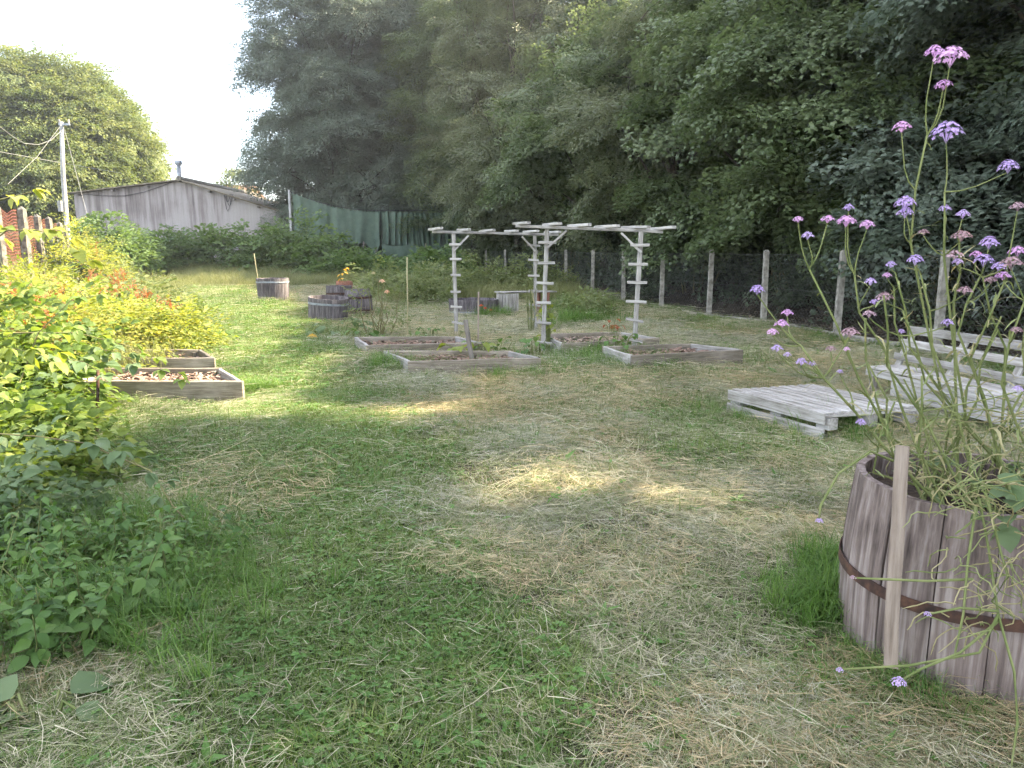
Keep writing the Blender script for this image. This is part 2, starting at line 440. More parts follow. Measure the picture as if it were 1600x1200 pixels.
def tuft(name, mat, n, rad, L0, L1, w, lean=(5, 50), curl=(10, 70), seed=0, clover=0, cmat=None):
    q = random.Random(seed); m = MB()
    for i in range(n):
        r = rad * math.sqrt(q.random()); a = q.uniform(0, 6.283)
        blade(m, r * math.cos(a), r * math.sin(a), q.uniform(0, 6.283), q.uniform(L0, L1), w * q.uniform(.7, 1.3), q.uniform(*lean), q.uniform(*curl))
    nb = len(m.f)
    for i in range(clover):
        r = rad * math.sqrt(q.random()); a = q.uniform(0, 6.283); z = q.uniform(.01, .045)
        for k in range(3):
            M = Matrix.Translation((r * math.cos(a), r * math.sin(a), z)) @ Euler((R(q.uniform(-25, 25)), R(q.uniform(-25, 15)), a + k * 2.09), 'XYZ').to_matrix().to_4x4()
            m.add(xf(leaf5(.017, .016)[0], M), leaf5(.017, .016)[1])
    me = mesh_of(name, m.v, m.f, mat)
    if cmat:
        me.materials.append(cmat)
        for p in me.polygons[nb:]: p.material_index = 1
    return me

def haywisp(name, mat, n, rad, L0, L1, w, zmax, seed, main=None):
    q = random.Random(seed); m = MB()
    for i in range(n):
        r = rad * math.sqrt(q.random()); a = q.uniform(0, 6.283)
        az = q.uniform(0, 6.283) if main is None or q.random() < .35 else main + q.gauss(0, .4)
        Ln = q.uniform(L0, L1); z = q.uniform(.004, zmax); k = q.gauss(0, .14)
        pts = []
        x, y = r * math.cos(a), r * math.sin(a)
        dz = q.uniform(-.10, .16)
        for s in range(4):
            pts.append(Vector((x, y, max(.003, z + dz * Ln * s / 3 * (1 - s / 4.5)))))
            x += math.cos(az) * Ln / 3; y += math.sin(az) * Ln / 3; az += k
        ww = w * q.uniform(.6, 1.5)
        V, Fc = [], []
        for s, p in enumerate(pts):
            t = (pts[min(3, s + 1)] - pts[max(0, s - 1)]).normalized()
            sd_ = Vector((-t.y, t.x, q.uniform(-.8, .8))).normalized() * ww / 2 * (1 if s < 3 else .4)
            V += [p + sd_, p - sd_]
        for s in range(3): Fc.append((2 * s, 2 * s + 1, 2 * s + 3, 2 * s + 2))
        m.add(V, Fc)
    return mesh_of(name, m.v, m.f, mat)

GROUPS = {}

def group_for(key, meshes):
    if key in GROUPS: return GROUPS[key]
    ng = bpy.data.node_groups.new('scatter_' + key, 'GeometryNodeTree')
    ng.interface.new_socket('Geometry', in_out='INPUT', socket_type='NodeSocketGeometry')
    ng.interface.new_socket('Geometry', in_out='OUTPUT', socket_type='NodeSocketGeometry')
    N, K = ng.nodes.new, ng.links.new
    gi, go, ip, j = N('NodeGroupInput'), N('NodeGroupOutput'), N('GeometryNodeInstanceOnPoints'), N('GeometryNodeGeometryToInstance')
    for i, me in enumerate(meshes):
        s = bpy.data.objects.new(f'{key}_piece', me)
        oi = N('GeometryNodeObjectInfo'); oi.inputs['Object'].default_value = s; oi.inputs['As Instance'].default_value = False
        K(oi.outputs['Geometry'], j.inputs[0])
    K(gi.outputs[0], ip.inputs['Points']); K(j.outputs[0], ip.inputs['Instance'])
    ip.inputs['Pick Instance'].default_value = True
    for nm, ty, sk in (('vi', 'INT', 'Instance Index'), ('rot', 'FLOAT_VECTOR', 'Rotation'), ('scl', 'FLOAT', 'Scale')):
        na = N('GeometryNodeInputNamedAttribute'); na.data_type = ty; na.inputs[0].default_value = nm
        K(na.outputs[0], ip.inputs[sk])
    K(ip.outputs[0], go.inputs[0])
    GROUPS[key] = ng
    return ng

def scatter(name, key, meshes, pts, rot, scl, parent=None, kind='stuff', M=None):
    pts = np.asarray(pts, np.float32).reshape(-1, 3); n = len(pts)
    me = bpy.data.meshes.new(name)
    me.vertices.add(n)
    me.vertices.foreach_set('co', pts.ravel())
    a = me.attributes.new('rot', 'FLOAT_VECTOR', 'POINT'); a.data.foreach_set('vector', np.asarray(rot, np.float32).ravel())
    a = me.attributes.new('scl', 'FLOAT', 'POINT'); a.data.foreach_set('value', np.asarray(scl, np.float32))
    a = me.attributes.new('vi', 'INT', 'POINT'); a.data.foreach_set('value', rs.randint(0, len(meshes), n).astype(np.int32))
    me.materials.append(meshes[0].materials[0])
    o = bpy.data.objects.new(name, me)
    link(o, parent, M)
    md = o.modifiers.new('scatter', 'NODES'); md.node_group = group_for(key, meshes)
    if kind: o['kind'] = kind
    return o

# sets of foliage pieces: key -> (key, meshes)
SETS = {}
def mkset(key, fn, n=4):
    SETS[key] = (key, [fn(i) for i in range(n)])
mkset('maple', lambda i: spray('bough', LF_wood, 150, 1.15, leafmaple(.112), .48, seed=i), 5)
mkset('maplecool', lambda i: spray('bough', LF_cool, 150, 1.15, leafmaple(.112), .48, seed=i + 9), 5)
mkset('olive', lambda i: spray('bough', LF_olive, 190, 1.25, leaf5(.098, .055), .42, seed=i + 20), 5)
mkset('ash', lambda i: spray('bough', LF_wood, 190, 1.30, leaf5(.105, .046), .40, seed=i + 30), 5)
mkset('ashcool', lambda i: spray('bough', LF_cool, 190, 1.30, leaf5(.105, .046), .40, seed=i + 35), 5)
mkset('sunny', lambda i: spray('bough', LF_sunny, 110, 1.5, leaf5(.19, .11), .5, seed=i + 40), 5)
mkset('ivy', lambda i: spray('bough', LF_ivy, 95, 1.0, leaf5(.095, .085), .52, seed=i + 50), 5)
mkset('knot', lambda i: spray('leaf_spray', LF_knot, 16, .75, leaf5(.20, .15), .40, seed=i + 60), 4)
mkset('bram', lambda i: spray('leaf_spray', LF_bram, 15, .42, leaf9(.075 + .018 * i, .055 + .013 * i), .45, tilt=50, seed=i + 70), 4)
mkset('bramdark', lambda i: spray('leaf_spray', LF_big, 15, .42, leaf9(.095, .07), .45, seed=i + 75), 4)
mkset('lime', lambda i: spray('leaf_spray', LF_lime, 22, .40, leaf5(.075, .038), .35, seed=i + 80, up=.3), 4)
mkset('per', lambda i: spray('leaf_spray', LF_per, 18, .42, leaf5(.10, .055), .40, seed=i + 90, up=.2), 4)
mkset('dock', lambda i: spray('seed_spray', LF_dock, 46, .34, leaf5(.035, .030), .14, seed=i + 95, up=.1), 3)
def tile(name, rad, seed, grass=0, gl=(.03, .085), gw=.0042, clover=0, hay=0, hl=(.05, .20), hw=.0018, hz=.05, dull=0, tall=0, weeds=0, haymat=None):
    """an irregular patch of ground cover: upright blades, clover leaves, lying dry strands"""
    q = random.Random(seed); m = MB(); cuts = []
    def spot():
        r = rad * math.sqrt(q.random()) * (1.0 if q.random() < .8 else 1.15); a = q.uniform(0, 6.283)
        r *= 1 + .18 * math.sin(3 * a + seed) + .1 * math.sin(7 * a + 2 * seed)
        return r * math.cos(a), r * math.sin(a)
    cl = [spot() for _ in range(26)]
    def clumped(p=.55, s=.055):
        if q.random() > p: return spot()
        c = cl[q.randrange(len(cl))]; return c[0] + q.gauss(0, s * rad / .34), c[1] + q.gauss(0, s * rad / .34)
    for i in range(grass):
        x, y = clumped(); blade(m, x, y, q.uniform(0, 6.283), q.uniform(*gl), gw * q.uniform(.7, 1.4), q.uniform(5, 70), q.uniform(10, 80))
    cuts.append(len(m.f))
    for i in range(clover):
        x, y = clumped(.7); z = q.uniform(.008, .05); a = q.uniform(0, 6.28)
        lf = leaf5(.019, .018)
        for k in range(3):
            M = Matrix.Translation((x, y, z)) @ Euler((R(q.uniform(-25, 25)), R(q.uniform(-25, 15)), a + k * 2.09), 'XYZ').to_matrix().to_4x4()
            m.add(xf(lf[0], M), lf[1])
    for i in range(weeds):
        x, y = spot(); a0 = q.uniform(0, 6.28)
        for k in range(q.randint(4, 7)):
            lf = leaf5(q.uniform(.05, .10), q.uniform(.018, .032), .1, .25)
            M = Matrix.Translation((x, y, .012)) @ Euler((R(q.uniform(-20, 20)), R(q.uniform(-40, -5)), a0 + k * 1.1), 'XYZ').to_matrix().to_4x4()
            m.add(xf(lf[0], M), lf[1])
    cuts.append(len(m.f))
    for kind, cnt in (('h', hay), ('d', dull)):
        swirl = q.uniform(0, 6.28)
        for i in range(cnt):
            x, y = clumped(.6, .09); Ln = min(.5, .022 + math.exp(q.gauss(-2.75, .62)))
            az = swirl + 2.2 * math.sin(3.1 * x / rad + 2 * y / rad) + q.gauss(0, .8)
            z = q.uniform(.003, hz) * (1 + .8 * math.sin(9 * x / rad + seed) * math.sin(8 * y / rad)); k = q.gauss(0, .16); dz = q.uniform(-.08, .15)
            pts = []
            for s_ in range(3):
                pts.append(Vector((x, y, max(.003, z + dz * Ln * s_ / 2 * (1 - s_ / 3.2)))))
                x += math.cos(az) * Ln / 2; y += math.sin(az) * Ln / 2; az += k * 1.5
            ww = hw * q.uniform(.45, 1.5); V_ = []
            for s_, p in enumerate(pts):
                t = (pts[min(2, s_ + 1)] - pts[max(0, s_ - 1)]).normalized()
                sd_ = Vector((-t.y, t.x, q.uniform(-.8, .8))).normalized() * ww / 2 * (1 if s_ < 2 else .4)
                V_ += [p + sd_, p - sd_]
            m.add(V_, [(0, 1, 3, 2), (2, 3, 5, 4)])
        cuts.append(len(m.f))
    me = mesh_of(name, m.v, m.f, LF_grass)
    for k in (LF_clov, haymat or LF_hay, LF_dullg): me.materials.append(k)
    mi = np.zeros(len(m.f), np.int32)
    for c in cuts[:3]: mi[c:] += 1
    me.polygons.foreach_set('material_index', mi)
    return me
mkset('lawn', lambda i: tile('turf_patch', .34, i, 2100, (.03, .10), .0032, clover=130, hay=130, dull=330, weeds=3), 6)
mkset('hay', lambda i: tile('hay_patch', .36, i + 20, 330, (.03, .11), .0030, hay=1150, dull=720, clover=10, weeds=1, haymat=(LF_hay, LF_haygold, LF_haygrey)[i % 3]), 9)
mkset('haygreen', lambda i: tile('hay_patch', .36, i + 40, 900, (.03, .12), .0032, hay=330, dull=620, clover=60, weeds=3), 5)
mkset('mead', lambda i: tuft('meadow_tuft', LF_mead, 210, .62, .30, .85, .009, (2, 30), (5, 60), i + 5), 4)
mkset('wisp', lambda i: haywisp('hay_wisp', LF_hay, 40, .15, .12, .48, .0017, .06, i, i * .8), 4)
mkset('lush', lambda i: tuft('grass_tuft', LF_tuft, 44, .07, .12, .34, .0045, (2, 45), (10, 90), i + 10), 4)
mkset('litter', lambda i: spray('litter', LF_litter, 30, .5, leaf5(.07, .05), .5, tilt=20, seed=i + 110), 3)

def lobes_points(lobes, per, low=-.35, shell=(.62, 1.05)):
    """points on the leafy shells of ellipsoidal branch masses, with the outward direction of each"""
    pts, out = [], []
    for (c, r, rz) in lobes:
        n = int(per * r * r)
        d = rs.normal(size=(n, 3)); d /= np.linalg.norm(d, axis=1)[:, None]
        d = d[d[:, 2] > low + rs.uniform(-.3, .25, len(d))]
        s = rs.uniform(shell[0], shell[1], len(d)) ** .6
        bump = 1 + .16 * np.sin(5 * d[:, 0] + 3 * c[0]) * np.sin(6 * d[:, 1] + c[1]) + .10 * np.sin(11 * d[:, 2] + c[0])
        pts.append(np.array(c) + d * np.array([r, r, rz]) * (s * bump)[:, None]); out.append(d)
    return np.vstack(pts), np.vstack(out)

def leafrot(out, droop=(-10, 40), jit=.6):
    n = len(out)
    yaw = np.arctan2(out[:, 1], out[:, 0]) + rs.normal(0, jit, n)
    pitch = np.radians(rs.uniform(droop[0], droop[1], n)) - .5 * np.clip(out[:, 2], -.4, .9)
    return np.stack([rs.normal(0, .3, n), pitch, yaw], 1)

def bend(p0, p1, n=5, sag=0.0, jit=0.1):
    p0, p1 = Vector(p0), Vector(p1); o = []
    for i in range(n):
        t = i / (n - 1)
        j = jit * math.sin(math.pi * t)
        o.append(p0.lerp(p1, t) + Vector((rnd.uniform(-j, j), rnd.uniform(-j, j), sag * 4 * t * (1 - t) + rnd.uniform(-j, j) * .4)))
    return o

def tree(name, label, base, h, r, sets, nl=16, per=75, low=.12, seed=0, rt=.18, group=None, scl=(.8, 1.3), cut=True, flat=1.0, skew=(0, 0), shape=.55):
    global rs
    st = rs.get_state(); rs.seed(100 + seed); q = random.Random(seed + 500)
    base = Vector((base[0], base[1], H(base[0], base[1])))
    root = thing(name, label, 'tree', base, group)
    tr = MB()
    top = base + Vector((q.uniform(-.4, .4) + skew[0] * .6, q.uniform(-.4, .4) + skew[1] * .6, h * .86))
    tp = bend(base - Vector((0, 0, .3)), top, 7, 0, .25)
    tr.tube(tp, [rt * (1.25 - 1.15 * i / 6) for i in range(7)], 8)
    lobes = []
    if cut:
        ok = [shades(np.array([p]))[0] for p in tp]
        kk = ok.index(False) if False in ok else 7
        tr = MB()
        tp = tp[:max(3, kk)]
        tr.tube(tp, [rt * (1.25 - 1.15 * i / max(6, len(tp) - 1)) for i in range(len(tp))], 8)
    for i in range(nl):
        f = low + (1 - low) * (i + q.random()) / nl
        prof = math.sin(math.pi * min(1, max(.04, (f * .80 + .14)))) ** shape
        a = i * 2.4 + q.uniform(-.5, .5)
        lr = r * q.uniform(.26, .46) * (1.0 if f < .8 else .85)
        rr = max(0, r * prof - lr * .8) * q.uniform(.75, 1.05)
        c = base + Vector((rr * math.cos(a) * flat + skew[0] * f, rr * math.sin(a) + skew[1] * f, h * f - lr * .45))
        c.z = max(c.z, base.z + lr * .35)
        lobes.append((c, lr, lr * q.uniform(.62, .85)))
        if cut and not shades(np.array([c]))[0]: continue
        k = min(len(tp) - 1, max(1, int(f * 6 * .75)))
        tr.tube(bend(tp[k], c, 5, .3, .2), [rt * .42 * (1 - .2 * j) for j in range(5)], 5, False)
        for _ in range(2):
            e = c + Vector((q.uniform(-1, 1), q.uniform(-1, 1), q.uniform(-.2, .8))) * lr * .8
            if cut and not shades(np.array([e]))[0]: continue
            tr.tube(bend(c, e, 4, .05, .1), [rt * .14, rt * .1, rt * .07, rt * .03], 4, False)
    tr.build('trunk', M_bark, root, True)
    key = sets if isinstance(sets, str) else sets[0]
    pts, out = lobes_points(lobes, per * .46, low=-.12)
    pts = pts - out * .35
    rot = leafrot(out)
    if cut:
        tip = np.stack([np.cos(rot[:, 2]) * np.cos(rot[:, 1]), np.sin(rot[:, 2]) * np.cos(rot[:, 1]), -np.sin(rot[:, 1])], 1)
        sd_ = np.stack([-np.sin(rot[:, 2]), np.cos(rot[:, 2]), np.zeros(len(rot))], 1) * .38
        k = shades(pts + tip * .2) & shades(pts + tip * 1.15)
        for f_ in (.45, .85): k &= shades(pts + tip * f_ + sd_) & shades(pts + tip * f_ - sd_) & shades(pts + tip * f_)
        pts, out, rot = pts[k], out[k], rot[k]
    k = pts[:, 2] > hgt(pts[:, 0], pts[:, 1]) + .4
    pts, out, rot = pts[k], out[k], rot[k]
    scatter('crown', key, SETS[key][1], pts, rot, rs.uniform(scl[0], scl[1], len(pts)), root)
    rs.set_state(st)
    return root

def shrub(name, label, cat, base, rx, ry, h, key, n, scl=(.8, 1.2), stems=6, group=None, smat=None, low=-.1, seed=0, droop=(-30, 30), inner=.5):
    global rs
    st = rs.get_state(); rs.seed(900 + seed); q = random.Random(seed + 77)
    bz = H(base[0], base[1])
    root = thing(name, label, cat, (base[0], base[1], bz), group)
    sm = MB()
    for i in range(stems):
        a = q.uniform(0, 6.28); f = q.uniform(.2, .8)
        e = (base[0] + rx * f * math.cos(a), base[1] + ry * f * math.sin(a), bz + h * q.uniform(.6, .95))
        s0 = (base[0] + rx * f * .4 * math.cos(a), base[1] + ry * f * .4 * math.sin(a), bz - .03)
        r0 = max(.006, .010 * h)
        sm.tube(bend(s0, e, 5, 0, .06 * h), [r0, r0 * .9, r0 * .75, r0 * .55, r0 * .3], 5, False)
    if stems: sm.build('stem', smat or M_bram, root, True, kind='stuff')
    d = rs.normal(size=(n * 2, 3)); d /= np.linalg.norm(d, axis=1)[:, None]
    d = d[d[:, 2] > low][:n]
    s = rs.uniform(inner, 1.03, len(d)) ** .5
    bump = 1 + .18 * np.sin(4 * d[:, 0] + seed) * np.sin(5 * d[:, 1] + 2 * seed) + .12 * np.sin(9 * d[:, 0] + 7 * d[:, 2])
    pts = np.stack([base[0] + d[:, 0] * rx * s * bump, base[1] + d[:, 1] * ry * s * bump, bz + .10 * h + np.maximum(d[:, 2], 0) * h * .9 * s * bump - .1 * h * (d[:, 2] < 0)], 1)
    pts[:, 2] = np.maximum(pts[:, 2], hgt(pts[:, 0], pts[:, 1]) + .03)
    scatter('foliage', key, SETS[key][1], pts, leafrot(d, droop), rs.uniform(scl[0], scl[1], len(pts)), root)
    rs.set_state(st)
    return root

# ================================================================== THE SETTING
def axis(vals):
    return np.unique(np.concatenate(vals))
gx = axis([np.linspace(-900, -60, 8), np.linspace(-60, -14, 24), np.linspace(-14, 14, 141), np.linspace(14, 60, 20), np.linspace(60, 900, 8)])
gy = axis([np.linspace(-60, -4, 10), np.linspace(-4, 34, 191), np.linspace(34, 70, 30), np.linspace(70, 1800, 16)])
X, Y = np.meshgrid(gx, gy)
Z = hgt(X, Y)
V = np.stack([X.ravel(), Y.ravel(), Z.ravel()], 1)
nx_, ny_ = len(gx), len(gy)
idx = np.arange(nx_ * ny_).reshape(ny_, nx_)
Fq = np.stack([idx[:-1, :-1].ravel(), idx[:-1, 1:].ravel(), idx[1:, 1:].ravel(), idx[1:, :-1].ravel()], 1)
me = bpy.data.meshes.new('ground'); me.from_pydata(V.tolist(), [], Fq.tolist()); me.shade_smooth()

# the mown green lane: centre line and half width, read off the photograph
LANE = []
for (py, x0, x1) in ((455, 345, 430), (480, 335, 440), (520, 330, 520), (560, 350, 560), (600, 385, 575), (650, 410, 640), (700, 420, 660), (760, 400, 670), (820, 360, 685), (900, 320, 700), (1000, 340, 760), (1100, 330, 880), (1200, 320, 960)):
    a, b = G(x0, py, 0), G(x1, py, 0)
    LANE.append((a.y, a.x, b.x))
LANE.sort()
LY, LA, LB = [np.array([q[i] for q in LANE]) for i in range(3)]

def lane(x, y):
    """1 inside the mown lane, 0 in the hay"""
    a, b = np.interp(y, LY, LA), np.interp(y, LY, LB)
    j = .25 * np.sin(2.3 * y + 1) + .15 * np.sin(5.1 * y + x)
    return sstep(-.15, .35, x - a + j * .6) * sstep(-.15, .35, b - x + j) * (y < 31)

hay_v = (1 - lane(V[:, 0], V[:, 1])) * (V[:, 1] < 26)
at = me.attributes.new('hay', 'FLOAT', 'POINT'); at.data.foreach_set('value', hay_v.astype(np.float32))
at = me.attributes.new('wood', 'FLOAT', 'POINT'); at.data.foreach_set('value', sstep(0, .5, V[:, 0] - fence_x(V[:, 1])).astype(np.float32))
m, t, b, N, K = nodes('ground_soil_and_turf')
tcn = N('ShaderNodeTexCoord')
n1 = N('ShaderNodeTexNoise'); n1.inputs['Scale'].default_value = 2.2; n1.inputs['Detail'].default_value = 8; n1.inputs['Roughness'].default_value = .7
n2 = N('ShaderNodeTexNoise'); n2.inputs['Scale'].default_value = 38; n2.inputs['Detail'].default_value = 5
K(tcn.outputs['Object'], n1.inputs[0]); K(tcn.outputs['Object'], n2.inputs[0])
rg = ramp(N, [(.3, (.016, .020, .009)), (.5, (.035, .045, .017)), (.7, (.060, .064, .030))])
rh = ramp(N, [(.3, (.026, .024, .015)), (.5, (.060, .055, .034)), (.7, (.12, .108, .070))])
rw = ramp(N, [(.35, (.025, .020, .014)), (.65, (.075, .058, .038))])
for r_ in (rg, rh, rw):
    ml = N('ShaderNodeMath'); ml.operation = 'MULTIPLY_ADD'; ml.inputs[1].default_value = .5
    m5 = N('ShaderNodeMath'); m5.operation = 'MULTIPLY'; m5.inputs[1].default_value = .5
    K(n1.outputs[0], ml.inputs[0]); K(n2.outputs[0], m5.inputs[0]); K(m5.outputs[0], ml.inputs[2]); K(ml.outputs[0], r_.inputs[0])
ah = N('ShaderNodeAttribute'); ah.attribute_name = 'hay'
aw = N('ShaderNodeAttribute'); aw.attribute_name = 'wood'
x1 = N('ShaderNodeMix'); x1.data_type = 'RGBA'; K(ah.outputs['Fac'], x1.inputs['Factor']); K(rg.outputs[0], x1.inputs['A']); K(rh.outputs[0], x1.inputs['B'])
x2 = N('ShaderNodeMix'); x2.data_type = 'RGBA'; K(aw.outputs['Fac'], x2.inputs['Factor']); K(x1.outputs['Result'], x2.inputs['A']); K(rw.outputs[0], x2.inputs['B'])
K(x2.outputs['Result'], b.inputs['Base Color']); b.inputs['Roughness'].default_value = .95; b.inputs['Specular IOR Level'].default_value = .1
bp = N('ShaderNodeBump'); bp.inputs['Strength'].default_value = .8; bp.inputs['Distance'].default_value = .03; K(n2.outputs[0], bp.inputs['Height']); K(bp.outputs[0], b.inputs['Normal'])
me.materials.append(m)
ground = link(bpy.data.objects.new('ground', me))
tag(ground, 'mown allotment ground of green grass and cut hay', kind='structure')

# ---- grass, hay, meadow
def in_view(n, y0, y1, margin=1.3):
    """random ground points spread evenly over the part of the ground that the picture shows"""
    y = np.sqrt(rs.uniform(y0 * y0, y1 * y1, n))
    x = rs.uniform(-1, 1, n) * (y * .72 + margin)
    return x, y

BEDS = []      # filled below: convex quads with no grass inside
def inside(x, y, quad):
    k = np.ones(len(x), bool); s = 0
    area = sum(quad[i][0] * quad[(i + 1) % 4][1] - quad[(i + 1) % 4][0] * quad[i][1] for i in range(4))
    for i in range(4):
        (ax, ay), (bx, by) = quad[i][:2], quad[(i + 1) % 4][:2]
        k &= ((bx - ax) * (y - ay) - (by - ay) * (x - ax)) * (1 if area > 0 else -1) > 0
    return k

def field(x, y, s):
    return np.sin(1.9 * x * s + .8 * y * s + s) * np.sin(1.3 * y * s - .9 * x * s + 2 * s) + .6 * np.sin(4.3 * x * s - 2.2 * y * s) * np.sin(3.7 * y * s + 1.1 * x * s)

def grid(y0, y1, step, jit=.45):
    yy = np.arange(y0, y1, step); P_ = []
    for y in yy:
        wx = y * .72 + 1.2
        xx = np.arange(-wx, wx, step) + rs.uniform(0, step)
        P_.append(np.stack([xx, np.full(len(xx), y)], 1))
    p = np.vstack(P_) + rs.uniform(-jit, jit, (sum(len(q) for q in P_), 2)) * step
    return p[:, 0], p[:, 1]

def slope_rot(x, y, z):
    e = .15
    dx = (hgt(x + e, y) - hgt(x - e, y)) / (2 * e); dy = (hgt(x, y + e) - hgt(x, y - e)) / (2 * e)
    # tilt the patch to the ground after turning it about its own axis
    out = []
    for a, b_, c in zip(dx, dy, z):
        n_ = Vector((-a, -b_, 1)).normalized()
        q = Vector((0, 0, 1)).rotation_difference(n_) @ Euler((0, 0, c)).to_quaternion()
        out.append(tuple(q.to_euler('XYZ')))
    return np.array(out).reshape(-1, 3)

def ground_cover():
    acc = {'lawn': [], 'hay': [], 'haygreen': [], 'wisp': []}
    for (y0, y1, st, s0, s1) in ((1.5, 4.6, .36, .85, 1.1), (4.6, 9.0, .46, 1.1, 1.5), (9.0, 17, .72, 1.7, 2.3), (17, 31.5, 1.05, 2.5, 3.3)):
        x, y = grid(y0, y1, st)
        k = np.ones(len(x), bool)
        for q in BEDS:
            c = np.mean(np.array(q), 0); big = [tuple(c + (np.array(p) - c) * (1.02 + .06 * st)) for p in q]
            k &= ~inside(x, y, big)
        k &= np.hypot(x - 1.86, y - 2.86) > .55
        k &= x < fence_x(y) - .15
        edge = -(7.6 + .42 * np.clip(y - 14, -20, 60)); k &= (x > edge) | (y < 8)
        x, y = x[k], y[k]; n = len(x)
        g = lane(x, y); f = field(x, y, .5); f2 = field(x + 7, y + 3, .27); u = rs.uniform(size=n)
        green_r = sstep(2.4, .6, fence_x(y) - x) * (y > 9)
        left = (x < np.interp(y, LY, LA) - .1)
        g = np.maximum.reduce([g, lane(x + .08 * st / .36, y), lane(x - .08 * st / .36, y)]) if st < 1 else g
        isl = (u < np.clip(1.0 * g - .06 * (f > 1.0), 0, 1)) | (u < .8 * green_r) | (left & (u < np.where(y < 3.2, .06, .22)))
        ihg = ~isl & ((f2 + .5 * f > 1.0) | (left & ((y > 3.0) | (u < .5))) | (u < .08) | ((g > .15) & (g < .6)))
        ih = ~isl & ~ihg
        s = rs.uniform(s0, s1, n)
        p3 = np.stack([x, y, hgt(x, y)], 1)
        for key, msk in (('lawn', isl), ('haygreen', ihg), ('hay', ih)): acc[key].append((p3[msk], s[msk]))
        wi = (rs.uniform(size=n) < np.where(isl, .05, .20))
        acc['wisp'].append((p3[wi] + np.array([0, 0, .015]) + rs.uniform(-.2, .2, (wi.sum(), 3)) * np.array([1, 1, 0]), s[wi] * rs.uniform(.6, 1.0, wi.sum())))
    for name, key, label in (('lawn_grass', 'lawn', 'short green grass and clover of the mown lane'), ('cut_hay', 'hay', 'pale dry cut hay lying over the plot'),
                             ('greening_hay', 'haygreen', 'half green cuttings and regrowing grass among the hay'), ('loose_straw', 'wisp', 'loose long straws lying on the cut grass')):
        p = np.vstack([a for a, _ in acc[key]]); s = np.concatenate([b_ for _, b_ in acc[key]])
        p[:, 2] = np.maximum(p[:, 2], hgt(p[:, 0], p[:, 1]))
        tag(scatter(name, key, SETS[key][1], p, slope_rot(p[:, 0], p[:, 1], rs.uniform(0, 6.28, len(p))), s), label, kind='stuff')

def meadow():
    n = 1500
    y = np.sqrt(rs.uniform(27.0 ** 2, 46 ** 2, n)); x = rs.uniform(-.45, .06, n) * y
    k = (x < fence_x(y) - .3) & ((y > 30.5) | (x > -.17 * y))
    n2 = 420
    y2 = rs.uniform(21, 30, n2); x2 = rs.uniform(-3.4, 2.4, n2) - .02 * y2
    k2 = (x2 < fence_x(y2) - .5)
    n3 = 620                                  # the overgrown bank on the left
    y3 = rs.uniform(8.5, 32, n3); x3 = -(6.6 + .42 * np.clip(y3 - 14, -6, 60)) - rs.uniform(0, 6, n3)
    k3 = x3 > -.82 * y3
    x = np.concatenate([x[k], x2[k2], x3[k3]]); y = np.concatenate([y[k], y2[k2], y3[k3]]); n = len(x)
    rot = np.stack([rs.normal(0, .06, n), rs.normal(0, .06, n), rs.uniform(0, 6.28, n)], 1)
    s = rs.uniform(.5, 1.0, n) * (1 + .35 * np.sin(x * .9 + y * .5) * np.sin(y * 1.1))
    tag(scatter('meadow_grass', 'mead', SETS['mead'][1], np.stack([x, y, hgt(x, y)], 1), rot, s), 'tall unmown grass below the knotweed and on the bank', kind='stuff')

